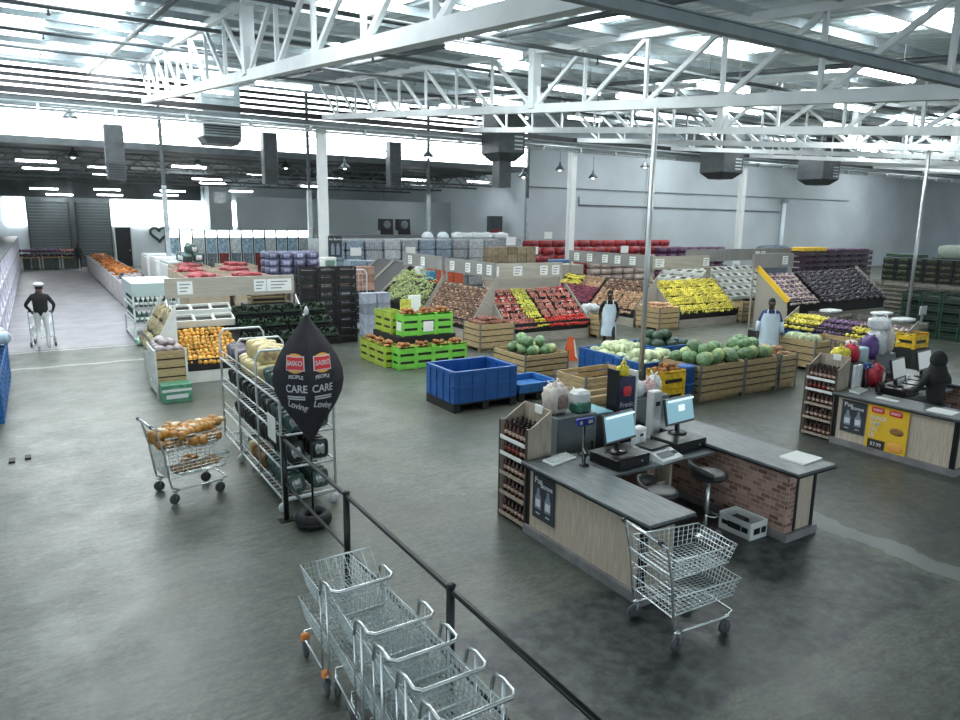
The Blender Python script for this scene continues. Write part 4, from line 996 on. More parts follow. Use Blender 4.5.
mORG = C('orange_peel', (.66,.33,.05)); mORG2 = C('pale_orange_peel', (.74,.48,.12)); mRED = C('red_apple_skin', (.46,.045,.04)); mPNK = C('pink_apple_skin', (.54,.20,.15)); mYEL = C('yellow_fruit_skin', (.72,.60,.05)); mGRNA = C('green_apple_skin', (.50,.56,.12)); mBRN = C('brown_root_skin', (.20,.11,.075)); mTAN = C('tan_potato_skin', (.50,.32,.19)); mPCH = C('peach_skin', (.72,.42,.25)); mTOM = C('tomato_red', (.66,.03,.02), .3); mPUR = C('purple_onion_skin', (.22,.05,.09)); mMUS = C('pale_mushroom', (.55,.45,.40)); mGAR = C('garlic_skin', (.42,.36,.37)); mLEAF = C('leaf_green', (.12,.22,.05), .6, .5); mDLEAF = C('dark_leaf_green', (.025,.06,.03), .6, .6, 25); mMEL = C('watermelon_rind', (.16,.29,.13), .4, .5, 18); mMELP = C('pale_melon_rind', (.42,.52,.22), .45, .3, 10); mCAB = C('pale_cabbage', (.58,.66,.40), .55, .25, 12); mLYEL = C('lemon_bag', (.74,.66,.10)); mVIO = C('violet_bag', (.18,.10,.20)); mPLUM = C('plum_skin', (.10,.035,.06)); mDARKP = C('dark_violet_bag', (.030,.022,.034)); mGLINT = C('painted_glint_grey', (.17,.16,.19), .25); mROLL = C('pale_corn_husk', (.42,.36,.20), .6, .45, 20)  # mGLINT: glints on the dark packets put into the colour
mFILM = C('blush_white_film', (.62,.46,.40), .3)
p_or = Proto(cluster('orange_bag','fruit bag',[mORG,mORG2],(2,2),.062,seed=1)); p_red = Proto(cluster('apple_bag','fruit bag',[mRED,mFILM],(3,3),.045,seed=2)); p_pnk = Proto(cluster('apple_bag','fruit bag',[mPNK,mFILM],(3,3),.045,seed=3)); p_ylg = Proto(cluster('apple_bag','fruit bag',[mGRNA,mYEL],(3,3),.048,seed=4))
p_yel = Proto(cluster('lemon_bag','fruit bag',[mLYEL,mYEL],(3,2),.062,seed=5)); p_brn = Proto(cluster('root_bag','vegetable bag',[mBRN,mTAN],(4,3),.044,seed=6,zsq=.7)); p_tan = Proto(cluster('potato_bag','vegetable bag',[mTAN,mPCH],(3,3),.052,seed=7)); p_pur = Proto(cluster('onion_bag','vegetable bag',[mPUR,mRED],(3,3),.052,seed=8)); p_vio = Proto(cluster('onion_bag','vegetable bag',[mVIO,mPUR],(3,2),.055,seed=9)); p_mus = Proto(cluster('mushroom_bag','vegetable bag',[mMUS,mVIO],(3,2),.055,seed=10)); p_drk = Proto(cluster('dark_bag','vegetable bag',[mDARKP,mGLINT],(3,2),.065,seed=11)); p_str = Proto(cluster('fruit_punnet','fruit punnet',[mPNK,mRED],(4,3),.028,seed=12))
f_tom = Proto(fruit('tomato','tomato',mTOM,.055,.85,mLEAF)); f_pch = Proto(fruit('peach','peach',mPCH,.055)); f_lem = Proto(fruit('lemon','lemon',mYEL,.05)); f_oni = Proto(fruit('onion','onion',C('copper_onion_skin',(.42,.17,.05)),.055,.9)); f_gar = Proto(fruit('garlic_bulb','garlic',mGAR,.09,.7))
def melon_proto(name, cat, m, a, b, m2=None):
    mb = MB(); mb.sup((0,0,b/2), (a,b,b), 1, 1, 14, 9)
    return tag(mb.build(name, m), 'x', cat)
f_mel = Proto(melon_proto('watermelon','watermelon',mMEL,.36,.27)); f_mep = Proto(melon_proto('watermelon','watermelon',mMELP,.34,.26)); 
def cabbage_proto():
    mb = MB(); mb.sup((0,0,.11), (.23,.23,.21), 1, 1, 12, 8, jit=.05, seed=4)
    for k in range(5):
        a = k*1.3; mb.sup((.06*math.cos(a),.06*math.sin(a),.10), (.22,.13,.2), 1, 1, 8, 6, rot=Matrix.Rotation(a,3,'Z')@Matrix.Rotation(.5,3,'Y'), jit=.05, seed=k)
    return tag(mb.build('cabbage', mCAB), 'x', 'cabbage')
f_cab = Proto(cabbage_proto())
def heap(P, c, w, d, n, label, group, dz=.14, levels=2, r=.12, rzs=True, sc=None):
    k = 0; m = max(1, n)
    for lv in range(levels):
        s = 1-lv*.38; q = int(n*(.62 if lv == 0 else .38)) if levels > 1 else n
        nx = max(1, int(round(math.sqrt(q*w/d)))); ny = max(1, int(math.ceil(q/nx)))
        for i in range(nx):
            for j in range(ny):
                if k >= n: return
                P.put((c[0]+s*w*((i+.5)/nx-.5)+random.uniform(-.2,.2)*r, c[1]+s*d*((j+.5)/ny-.5)+random.uniform(-.2,.2)*r, c[2]+lv*dz+random.uniform(0,.02)), 0, label, group, rot=(random.uniform(-.3,.3),random.uniform(-.3,.3),random.uniform(0,6)), sc=(sc or 1)*random.uniform(.9,1.1)); k += 1
BINSH = mat('bin_shade_brown', (.05,.035,.02), .8)  # shade inside the bins put into the colour, darkens the slat gaps
def bin_(x0, x1, y0, y1, h, label, n=4, m=BWOOD, z0=.10, post=BPOST, name='wooden_bin', rz=0, wl=None, floor=.5):
    w, d = x1-x0, y1-y0
    t = thing(name, label, 'bin', (x0, y0, 0), rz)
    gp = (h-z0)/n
    for (a, b, c, e) in ((0,w,0,.03),(0,w,d-.03,d)):
        s = MB()
        for i in range(n): s.b2(a+.02, b-.02, c, e, z0+i*gp, z0+(i+1)*gp-.032)
        s.build('side_panel', m, t)
    for k, (a, b) in enumerate(((0,.03),(w-.03,w))):
        s = MB()
        for i in range(n): s.b2(a, b, .03, d-.03, z0+i*gp, z0+(i+1)*gp-.032)
        s.build('side_panel', (wl if wl and k == 0 else m), t)
    for x in (0, w):
        for y in (0, d): MB().b2(x-.03 if x else -.008, x+.008 if x else .03+.0, y-.03 if y else -.008, y+.008 if y else .03, 0, h+.01).build('corner_post', post, t)
    MB().b2(.035, w-.035, .035, d-.035, z0, z0+(h-z0)*floor).build('base_board', BINSH if floor > .3 else m, t)  # deep bases carry the painted shade behind the slats
    for y in (.08, d-.16): MB().b2(0.03, w-.03, y, y+.08, 0, z0).build('skid', m, t)
    return t
# ------------------------------------------------ left stall
S = Slope((2.42,16.2,0), 0, 3.1, 1.6, .46, 1.58, 'left fruit stall with bare wood header board, oranges in front and white boxes above', header=(1.72,2.18,.02,3.06,STWG), cards=((.45,.34),(2.20,.30),(2.68,.62)), side=WPAINT)
for r_ in range(5): S.row(p_or, .06+.115*r_, 6, 'net bag of oranges on the front slope of the left fruit stall', 'orange bags on the left stall', .03, .40)
def polybox(n=3):
    t = thing('polystyrene_box', 'x', 'box')
    for (x,y,dx,dy) in ((0,-.16,.46,.03),(0,.16,.46,.03),(-.215,0,.03,.29),(.215,0,.03,.29)): MB().cbox((x,y,.09),(dx,dy,.18),.006).build('box_wall', POLY, t)
    MB().b2(-.2,.2,-.145,.145,0,.12).build('contents', DKPROD, t)
    return t
p_box = Proto(polybox())
for r_ in range(2): S.row(p_box, .70+.19*r_, 3, 'white box of dark produce on the left fruit stall, %s row' % ['lower','upper'][r_], 'white boxes on the left stall', .02, .45, jit=.0, rzj=.03, tilt=R(18))
def greens(name, m, d, n, seed, label, cat, group=None, loc=(0,0,0), up=.12, lw=.05):
    rn = random.Random(seed); mb = MB()
    for i in range(n):
        x, y = rn.uniform(-.5,.5)*d[0], rn.uniform(-.5,.5)*d[1]; z = d[2]*(1-.8*max(abs(x/d[0]),abs(y/d[1]))); a = rn.uniform(0,6.3); t = rn.uniform(.3,1.1); L = up*rn.uniform(.7,1.3)
        dx, dy = math.cos(a)*math.sin(t)*L, math.sin(a)*math.sin(t)*L; dz = math.cos(t)*L; sx, sy = -math.sin(a)*lw/2, math.cos(a)*lw/2
        p = Vector((x,y,z-.03)); e = Vector((dx,dy,dz)); s_ = Vector((sx,sy,0))
        mb.add([p-s_*.4,p+s_*.4,p+e*.5+s_,p+e*.9+s_*.5+Vector((0,0,-.01)),p+e*.9-s_*.5+Vector((0,0,-.01)),p+e*.5-s_], [(0,1,2,5),(5,2,3,4)])
    mb.b2(-d[0]/2, d[0]/2, -d[1]/2, d[1]/2, 0, d[2]*.35)
    o = mb.build(name, m, None, loc); return tag(o, label, cat, group)
def crate(name, w, d, h, m, label='x', slots=3, cat='crate'):
    t = thing(name, label, cat)
    for (x0,x1,y0,y1) in ((-w/2,w/2,-d/2,-d/2+.02),(-w/2,w/2,d/2-.02,d/2),(-w/2,-w/2+.02,-d/2,d/2),(w/2-.02,w/2,-d/2,d/2)):
        s = MB(); gp = h/slots
        for i in range(slots): s.b2(x0,x1,y0,y1,i*gp+.016,(i+1)*gp-.05 if i < slots-1 else h-.045); s.b2(x0,x1,y0,y1,h-.022,h)
        if x1-x0 > y1-y0:
            for x in (x0,x1-.05): s.b2(x,x+.05,y0-.006,y1+.006,0,h)
        else:
            for y in (y0,y1-.05): s.b2(x0-.006,x1+.006,y,y+.05,0,h)
        s.build('slatted_side', m, t)
    MB().b2(-w/2+.02,w/2-.02,-d/2+.02,d/2-.02,0,h*.62).build('crate_floor', BKL, t)
    return t
kG = Proto(crate('black_crate', .54, .38, .24, BKL))
for i in range(4):
    for j in range(3):
        x = 4.12+.58*i; v = j
        loc = (x, 16.55+.45*j, .62+.26*j)
        kG.put(loc, 0, 'black crate of leafy greens, left fruit stall, %s tier, %s from the left' % (['front','middle','back'][j], ORD[i]), 'black leafy crates on the left stall', rot=(R(16),0,0))
        if i == 0 and j == 0: g0 = greens('spinach_bunch', mDLEAF, (.50,.34,.14), 110, 5, 'dark leafy greens in the front tier crates of the left fruit stall', 'greens', 'leafy greens on the left stall', loc=(x, 16.55, .80)); G0 = Proto(g0); G0.used = True
        else: G0.put((x, 16.55+.45*j, .80+.26*j), 0, 'dark leafy greens filling the %s tier crate, %s from left, left stall' % (['front','middle','back'][j], ORD[i]), 'leafy greens on the left stall')
MB_ = MB(); o = crate('wooden_tray', .9, .4, .2, BWOOD, 'wooden tray under the header board of the left fruit stall', 2, 'tray'); o.location = (4.9,18.25,1.47)
tag(MB().b2(4.3,5.5,18.0,18.5,0,1.47).build('tray_plinth', BKL), 'black plinth under the wooden tray of the left fruit stall', 'plinth')
# left slope with corn husk bundles
S2 = Slope((1.93,18.3,0), R(-90), 2.1, .47, .86, 1.66, 'left flank of the left fruit stall, sloping toward the aisle with pale bundles', side=WPAINT)
def husk():
    mb = MB()
    for i in range(4): mb.sup((-.09+.06*i,0,.035+.01*(i%2)), (.06,.34,.06), .9, .8, 7, 6, rot=Matrix.Rotation(.08*i-.1,3,'Z'))
    return tag(mb.build('husk_bundle', mROLL), 'x', 'vegetable bundle')
p_husk = Proto(husk())
for r_ in range(3): S2.row(p_husk, .1+.36*r_, 8, 'pale bundle of husks on the left flank of the left fruit stall', 'husk bundles', .02, .98, rzj=.15)
bin_(1.77,2.36,14.98,16.1,1.0,'white sided wooden bin of garlic at the front corner of the left fruit stall', 5, BWOOD, wl=WPAINT, post=WPAINT, floor=.85)
heap(f_gar, (2.06,15.55,.92), .50, 1.0, 26, 'pale garlic bulb heaped in the white sided corner bin', 'garlic bulbs', .11, 3, .09)
t = thing('green_box', 'green and white carton on the floor before the garlic bin', 'box', (2.08,14.76,0)); MB().cbox((0,0,.18),(.56,.36,.36),.01).build('carton',C('mint_green_carton',(.12,.36,.22)),t); MB().b2(-.2,.2,-.186,-.18,.08,.16).build('print_band',LWHITE,t); MB().b2(-.27,.27,-.187,-.18,.22,.27).build('print_band',LWHITE,t)
# grey glazed rack on the aisle with bottles
t = thing('glazed_rack', 'pale blue glazed rack of green bottles beside the aisle', 'rack', (2.15,22.1,0))
GLZ = mat('frosted_blue_top', (.42,.53,.52), .3)
MB().b2(0,1.25,0,2.6,1.35,1.72).build('glazed_top', GLZ, t)  # pale blue top in one plain colour, no emission
for z in (.12,.62,1.05): MB().b2(0,1.25,0,2.6,z-.04,z).build('shelf', GALV, t)
for x in (0,1.2):
    for y in (0,2.55): MB().b2(x,x+.05,y,y+.05,0,1.4).build('leg', STEELW, t)
gb = thing('green_bottle','x','bottle'); MB().lathe([(.045,0),(.05,.02),(.05,.17),(.02,.24),(.018,.29)],(0,0,0),8).build('glass_body',C('green_glass',(.04,.12,.10),.2),gb); MB().lathe([(.052,.05),(.052,.13)],(0,0,0),8).build('label_band',LWHITE,gb); P_ = Proto(gb)
for zi, z in enumerate((.62,1.05)):
    for i in range(9): P_.put((2.15+.1+.125*i,22.2,z),0,'green bottle on the %s shelf of the glazed aisle rack, front row'%['middle','upper'][zi],'green bottles in the rack')
    for i in range(10): P_.put((2.15+.1,22.4+.22*i,z),0,'green bottle on the %s shelf of the glazed aisle rack, aisle side'%['middle','upper'][zi],'green bottles in the rack')
heap(Proto(tag(pillow('green_sack','vegetable sack',[C('mint_sack',(.25,.50,.38),.5,.4),LWHITE],(.34,.26,.2)),'x','sack')),(2.45,21.75,.0),.55,.4,5,'mint green sack on the floor before the glazed aisle rack','mint sacks',.16,2)
# ------------------------------------------------ middle stall
S = Slope((11.5,17.0,0), 0, 3.2, 1.3, .55, 1.55, 'middle apple stall with a grey header board and four price cards', header=(1.82,2.30,0,3.06,STWG), cards=((.38,.36),(1.28,.34),(2.30,.30),(2.78,.30)), lips=(.225,.385,.545,.705,.865))
for r_ in range(5):
    v = .30+.16*r_
    S.row(p_red if r_ % 2 else p_pnk, v, 3, 'bag of red apples at the left of the middle apple stall', 'red apple bags', .03, .30)
    S.row(p_ylg, v, 2, 'bag of green yellow apples in the second column block of the middle apple stall', 'green apple bags', .30, .47)
    S.row(p_pnk, v, 3, 'bag of pink apples at the right of the middle apple stall', 'pink apple bags', .49, .80)
    S.row(p_pnk if r_ % 2 else p_red, v, 2, 'bag of blush apples at the far right of the middle apple stall', 'blush apple bags', .80, .98)
for r_ in range(3):
    S.row(p_str, .02+.09*r_, 6, 'small punnet of red and pink fruit at the front left of the middle apple stall', 'fruit punnets', .02, .35)
    S.row(f_lem, .02+.07*r_, 5, 'loose yellow lemon at the front of the middle apple stall', 'loose lemons', .36, .49)
for r_ in range(4): S.row(f_tom, .00+.065*r_, 14, 'loose red tomato at the front right of the middle apple stall', 'loose tomatoes', .50, .98, sc=1.1)
bin_(10.2,11.35,16.35,17.25,.80,'wooden bin of brown onions at the left corner of the middle apple stall', 4, floor=.8)
heap(Proto(fruit('brown_onion','onion',C('brown_onion_skin',(.26,.10,.06)),.07,.85)), (10.77,16.8,.72), 1.0, .78, 60, 'brown onion heaped in the corner bin of the middle apple stall', 'brown onions', .09, 3, .07)
bin_(14.75,15.35,16.55,17.2,.76,'small wooden bin at the right corner of the middle apple stall', 4)
t = thing('bag_heap','white plastic packets piled on the right end of the middle apple stall','packets',(15.1,17.5,.0)); MB().sup((0,0,.5),(.55,.6,1.0),.5,.5,12,8,jit=.06,seed=3).build('packet_pile',WFILM,t); MB().sup((-.05,-.25,.88),(.45,.4,.22),.7,.7,10,6,jit=.1,seed=4).build('top_packet',C('grey_film',(.42,.46,.47)),t)
S3 = Slope((10.75,20.7,0), R(-90), 3.0, .74, .62, 1.72, 'left flank of the middle stall sloping to the walkway with brown root packs', header=(1.93,2.36,0,3.0,HGREY), cards=((.5,.28),(1.5,.28),(2.2,.28),(2.75,.26)))
for r_ in range(6): S3.row(p_brn, .06+.16*r_, 9, 'pack of brown roots on the left flank of the middle stall', 'brown root packs', .02, .98, rzj=.15)
S4 = Slope((10.75,23.9,0), R(-90), 3.0, .74, .62, 1.6, 'second bay of the middle stall flank heaped with pale green beans', header=(1.95,2.40,0,3.0,HGREY), cards=((.6,.28),(1.6,.28)))
rn = random.Random(9); mb = MB()
for i in range(520):
    u, v = rn.random(), rn.random(); x = 10.75+.04+.62*v-.1; y = 21.0+2.8*u; z = .62+.95*v+.25*math.sin(pi*u)+rn.uniform(-.05,.10); a = rn.uniform(0,6.3)
    mb.tube([(x,y,z),(x+.09*math.cos(a),y+.09*math.sin(a),z+.05),(x+.17*math.cos(a),y+.17*math.sin(a),z)], .016, 4)
tag(mb.build('green_bean_heap', C('pale_bean_green',(.42,.50,.22),.55,.35)), 'heap of pale green beans on the middle stall flank', 'green beans', kind='stuff')
tag(MB().cbox((11.35,21.4,1.75),(.3,.25,.3),.02).build('blue_carton', C('sky_blue_carton',(.08,.30,.48))), 'small sky blue carton on top of the green beans', 'carton')
tag(MB().cbox((11.4,22.3,1.85),(.3,.35,.28),.03).build('white_sack', WFILM), 'white sack lying behind the green beans', 'sack')
# black empty slopes
for i in range(2):
    t = thing('empty_display', 'black empty display slope behind the green crates, %s of two' % ['nearer','farther'][i], 'display stall', (10.7,24.2+1.6*i,0))
    MB().poly([(0,0,.9),(1.3,0,2.0),(1.3,0,0),(0,0,0)], (0,1.5,0)).build('black_slope', BKL, t); MB().bar((0,-.02,.92),(1.3,-.02,2.02),.05,.07).build('wood_edge', STW, t); MB().bar((0,1.5,.92),(1.3,1.5,2.02),.04,.07).build('wood_edge', STW, t)
# ------------------------------------------------ right stall
S = Slope((18.55,17.0,0), 0, 3.3, 1.3, .52, 1.60, 'right stall of yellow fruit with a plain header board and two price cards', header=(1.95,2.42,.1,3.1,STWG), cards=((.45,.44),(2.9,.30)), lips=(.25,.5,.75))
for r_ in range(4):
    for q in range(2): S.row(p_yel, .08+.25*r_+.09*q, 9, 'bag of yellow fruit on the right stall, %s row' % ['bottom','second','third','top'][r_], 'yellow fruit bags', .02, .98, h=.03*q)
bin_(17.55,18.5,16.75,17.9,.80,'wooden bin of peaches at the left corner of the right stall', 4, floor=.85)
heap(f_pch, (18.0,17.3,.74), .8, 1.0, 60, 'peach heaped in the corner bin of the right stall', 'peaches', .09, 3, .06)
bin_(21.95,22.6,16.85,17.5,.78,'small wooden bin at the right corner of the right stall', 4)
S5 = Slope((17.5,22.9,0), R(-90), 5.0, 1.04, .55, 1.65, 'left flank of the right stall with onions and potatoes', header=(2.0,2.46,0,4.6,HGREY), cards=((.5,.3),(1.3,.3),(2.2,.3),(2.9,.3),(3.7,.3)))
for r_ in range(6):
    v = .05+.16*r_
    S5.row(p_yel if r_ > 3 else p_pur, v, 4, 'net bag of %s at the far end of the right stall flank' % ('yellow fruit' if r_ > 3 else 'red onions'), 'far bags on the right stall flank', .02, .24)
    S5.row(p_pur if r_ < 4 else p_tan, v, 4, 'net bag of %s in the middle of the right stall flank' % ('red onions' if r_ < 4 else 'potatoes'), 'middle bags on the right stall flank', .25, .49)
    S5.row(p_tan if r_ < 4 else p_brn, v, 7, 'net bag of %s at the near end of the right stall flank' % ('potatoes' if r_ < 4 else 'brown roots'), 'near bags on the right stall flank', .52, .98)
# ------------------------------------------------ white box stall at the rear
S = Slope((24.3,20.0,0), 0, 4.2, 1.6, .52, 1.72, 'rear stall of white polystyrene boxes with a long grey header', header=(1.95,2.48,-.2,8.2,HGREY), cards=((4.55,.3),(4.95,.3),(7.6,.34)))
for r_ in range(5): S.row(p_box, .05+.21*r_, 8, 'white box of dark produce on the rear stall, %s row from the bottom' % ORD[r_], 'white boxes on the rear stall', .02, .98, jit=0, rzj=.02, tilt=R(24))
S.row(p_drk, 1.0, 6, 'dark bag above the white boxes of the rear stall', 'dark bags on the rear stall', .2, .8)
S6 = Slope((22.7,22.6,0), R(-90), 2.4, 1.3, .62, 1.75, 'left flank of the rear white box stall')
for r_ in range(4): S6.row(p_box, .05+.26*r_, 4, 'white box on the left flank of the rear stall, %s row from the bottom' % ORD[r_], 'white boxes on the rear stall flank', .02, .98, jit=0, rzj=.02, tilt=R(20))
# ------------------------------------------------ far right stall
S7 = Slope((21.3,14.6,0), 0, 6.0, 1.3, 1.0, 1.98, 'far right stall with a yellow edged wood side and mauve packs', header=(2.1,2.6,-.2,2.0,HGREY), cards=((1.5,.3),))
MB().bar((0.01,-.02,1.06),(0.01,1.3,2.12),.06,.18).build('yellow_edge', YEL, S7.t)
for r_ in range(7):
    S7.row(p_mus, .06+.14*r_, 6, 'pack of mauve produce at the left of the far right stall', 'mauve packs', .02, .30)
    S7.row(p_drk, .06+.14*r_, 9, 'dark violet packet on the right part of the far right stall', 'dark packets', .33, .98, sc=1.2)
S8 = Slope((18.6,12.95,0), R(-90), 3.5, .85, .70, 1.06, 'low display of yellow and purple net bags before the far right stall', side=STW)
for r_ in range(3):
    v = .08+.34*r_
    S8.row(p_yel, v, 5, 'yellow net bag at the far end of the low right display', 'yellow bags, low right display', .01, .31)
    S8.row(p_vio, v, 5, 'purple net bag in the middle of the low right display', 'purple bags, low right display', .32, .60)
    S8.row(p_yel if r_ < 2 else p_mus, v, 6, 'pale yellow net bag at the near end of the low right display', 'pale bags, low right display', .61, .99)
BLUEC = mat('blue_plastic', (.015,.10,.34), .42, var=.15, scale=4); BLUEL = mat('bright_blue_plastic', (.03,.16,.42), .45, var=.15, scale=4)
kB = Proto(crate('blue_crate', .4, .6, .28, BLUEC))
for i in range(5):
    kB.put((18.33,12.6-.66*i,.32),0,'blue crate under the low right display, %s from the far end' % ORD[i],'blue crates, low right display')
    tag(MB().b2(18.14,18.52,12.32-.66*i,12.88-.66*i,0,.318).build('wooden_plinth',BWOOD),'low wooden plinth under a blue crate, %s from the far end' % ORD[i],'plinth','plinths under blue crates')
bin_(16.1,16.75,10.15,11.2,.80,'wooden bin of pale greens before the low right display', 4, floor=.85)
bin_(16.85,18.0,10.1,11.15,.74,'empty wooden bin before the low right display', 4, floor=.2)
heap(f_cab,(16.42,10.68,.68),.45,.8,6,'pale cabbage in the wooden bin before the low right display','cabbages, far right bin',.16,1)
heap(f_cab,(18.3,13.2,.50),.4,.3,4,'pale cabbage at the far end of the low right display','cabbages, low right display',.16,1)
tag(MB().b2(17.9,18.6,12.97,13.5,0,.5).build('cabbage_plinth',BKL),'black plinth under cabbages at the far end of the low display','plinth')
# flat trays and crates at the right
kT = Proto(crate('flat_tray', .8, 1.0, .16, C('grey_brown_tray',(.24,.23,.19)), 'x', 1, 'tray'))
for i in range(5):
    for j in range(8): kT.put((29.6+.06*(j%2),13.2+1.05*i,.175*j),0,'flat grey brown tray in the stacks behind the dark packets, %s stack from the front'%ORD[i],'flat trays')
for i in range(3):
    for j in range(5): kT.put((20.9+.9*(i%2),10.6+1.1*i,.19*j),0,'flat tray right of the low net bag display, %s stack from the front'%ORD[i],'low flat trays')
wpk = Proto(tag(pillow('white_packet','packet',[WFILM,LWHITE],(.7,.5,.10)),'x','packet'))
for i in range(3): wpk.put((20.9+.9*(i%2),10.6+1.1*i,.93),0,'white packet on the flat trays right of the low display, %s stack'%ORD[i],'white tray packets')
mGC = C('bottle_green_crate',(.012,.055,.03),.5)
kGr = Proto(crate('green_crate', .42, .6, .29, mGC, 'x', 3))
for c_ in range(3):
    for i in range(8):
        for j in range(5): kGr.put((24.8+.46*c_,12.3-.63*i,.295*j),0,'dark green crate at the right edge, %s layer up, %s row from the left' % (ORD[j],ORD[c_]),'dark green crates at the right')
for i in range(9):
    for j in range(8): kG.put((34.2,18.2-.62*i,.27*j),R(90),'black crate in the tall stacks at the far right, %s stack from the left' % ORD[i],'tall black crates at the right',sc=1.05)
mOL = C('olive_pack',(.10,.12,.05),.6,.6,20); olp = Proto(tag(pillow('olive_pack','vegetable pack',[mOL,mDLEAF],(.44,.3,.16)),'x','vegetable pack'))
for i in range(9):
    for j in range(8): olp.put((34.12,18.2-.62*i,.09+.27*j),R(90),'olive green pack inside the tall black crates at the far right, %s stack'%ORD[i],'olive packs')
kP = Proto(crate('fruit_tray', .9, .8, .2, C('plum_tray',(.07,.04,.06)), 'x', 1, 'tray'))
p_pl = Proto(tag(pillow('purple_pack','fruit pack',[mVIO,mPLUM],(.8,.3,.2)),'x','fruit pack'))
for i in range(6):
    for j in range(9):
        kP.put((31.4+.95*i,20.9,.27*j),0,'tray of purple fruit packs at the right rear, %s stack from left' % ORD[i],'purple fruit trays')
        p_pl.put((31.4+.95*i,20.75,.125+.27*j),0,'purple fruit pack in the tray stacks at the right rear, %s stack from the left' % ORD[i],'purple packs')
for i in range(2): tag(MB().cbox((31.3+.95*i,20.9,2.46),(.85,.7,.18),.02).build('yellow_tray',YEL),'yellow tray on top of the purple stacks, %s one'%['left','right'][i],'tray')
t = thing('mesh_bale','pale netted bale on top of the black crates at the right','bale',(34.3,15.2,2.2)); MB().sup((0,0,.32),(.9,2.0,.62),.4,.5,16,8).build('bale_body',C('pale_green_net',(.36,.42,.36),.6,.3,30),t); MB().b2(-.4,.4,-1.1,1.1,0,.06).build('bale_tray',mGC,t)
tag(MB().cbox((34.3,17.6,2.27),(.6,1.6,.14),.02).build('green_tray',mGC),'long green tray on top of the black crates at the right','tray')
t = thing('notice_board','white notice on a stand beside the second slim pole','notice',(23.6,11.4,0)); MB().cbox((0,0,1.0),(.40,.03,.28),.004).build('board',PAPER,t); MB().b2(-.03,.03,-.02,.04,0,.9).build('stand',STEELG,t); MB().b2(-.2,.2,-.15,.15,0,.02).build('foot',STEELG,t)
# ------------------------------------------------ bins in the middle of the floor
def plastic_bin(x0,x1,y0,y1,h,m,label,base=.18):
    w,d = x1-x0,y1-y0; t = thing('pallet_bin', label, 'bin', (x0,y0,0))
    for (a,b,c,e) in ((0,w,0,.04),(0,w,d-.04,d),(0,.04,.04,d-.04),(w-.04,w,.04,d-.04)):
        s = MB(); s.b2(a,b,c,e,base,h-.05); s.b2(a-.015 if b-a < .1 else a,b+.015 if b-a < .1 else b,c-.015,e+.015,h-.06,h)
        if b-a > .1:
            for i in range(5): x = a+(b-a)*(i+.5)/5-.0; s.b2(x-.02,x+.02,c-.018,e+.018,base,h-.05)
            s.b2(a,b,c-.012,e+.012,(base+h)/2-.02,(base+h)/2+.02)
        else:
            for i in range(4): y = c+(e-c)*(i+.5)/4; s.b2(a-.018,b+.018,y-.02,y+.02,base,h-.05)
            s.b2(a-.012,b+.012,c,e,(base+h)/2-.02,(base+h)/2+.02)
        s.build('ribbed_side', m, t)
    MB().b2(.03,w-.03,.03,d-.03,base,base+.05).build('bin_floor', m, t)
    for x in (0,w/2-.07,w-.14): MB().b2(x,x+.14,0,d,0,base-.02).build('pallet_runner', BKL, t)
    MB().b2(0,w,0,d,base-.03,base).build('pallet_top', BKL, t)
    return t
plastic_bin(6.42,7.86,11.2,12.32,.80,BLUEC,'big empty blue pallet bin on a black pallet in the open floor')
plastic_bin(8.0,9.0,11.3,12.2,.36,BLUEL,'low bright blue bin right of the big empty blue pallet bin')
bin_(9.12,10.36,12.68,14.0,.64,'wooden bin of watermelons left of the orange sign', 4, floor=.75)
heap(f_mel,(9.72,13.3,.52),.95,1.0,9,'green watermelon in the wooden bin beside the big blue bin','watermelons in the near wooden bin',.2,2,.1); heap(f_mep,(9.8,13.2,.54),1.0,1.0,4,'pale green melon in the wooden bin beside the big blue bin','pale melons in the near wooden bin',.2,1,.1)
bin_(8.86,10.3,10.28,11.25,.62,'empty pine bin behind the first checkout', 4, floor=.05)
t = thing('warning_sign','orange folding floor sign behind the empty pine bin','sign',(11.75,14.3,0),R(-20)); OR2 = mat('sign_orange',(.72,.12,.03),.45)
MB().poly([(-.17,-.12,0),(.17,-.12,0),(.08,-.01,.62),(-.08,-.01,.62)],(0,.02,0)).build('front_leaf',OR2,t); MB().poly([(-.17,.12,0),(.17,.12,0),(.08,.01,.62),(-.08,.01,.62)],(0,-.02,0)).build('rear_leaf',OR2,t); MB().poly([(.1,-.09,.12),(.155,-.1,.05),(.09,-.02,.55),(.06,-.02,.55)],(0,-.02,0)).build('white_stripe',LWHITE,t)
plastic_bin(10.9,12.35,11.55,12.95,.64,BLUEC,'low blue bin of pale cabbages left of the slim pole'); heap(f_cab,(11.6,12.2,.46),1.2,1.15,26,'pale cabbage heaped in the low blue bin left of the slim pole','cabbages in the left blue bin',.15,2)
plastic_bin(10.7,12.1,10.6,11.5,.66,BLUEC,'low blue bin of pale cabbages right of the slim pole'); heap(f_cab,(11.4,11.05,.48),1.15,.7,20,'pale cabbage heaped in the low blue bin right of the slim pole','cabbages in the right blue bin',.15,2)
plastic_bin(12.45,14.0,11.9,13.0,.66,BLUEC,'blue bin of dark watermelons behind the cabbages'); heap(Proto(melon_proto('watermelon','watermelon',C('dark_melon_rind',(.035,.08,.045),.35,.4,18),.34,.29)),(13.1,12.4,.5),1.3,.8,12,'dark green watermelon in the blue bin behind the cabbages','dark watermelons',.22,2,.1)
bin_(11.14,12.5,9.42,10.5,.80,'wooden bin of green melons, the left one of the pair beside the aisle', 5, floor=.8); bin_(12.53,13.6,9.42,10.5,.80,'wooden bin of green melons, the right one of the pair beside the aisle', 5, floor=.8); bin_(13.75,14.35,9.45,10.5,.78,'narrow wooden bin at the right end of the melon bins', 5, floor=.8)
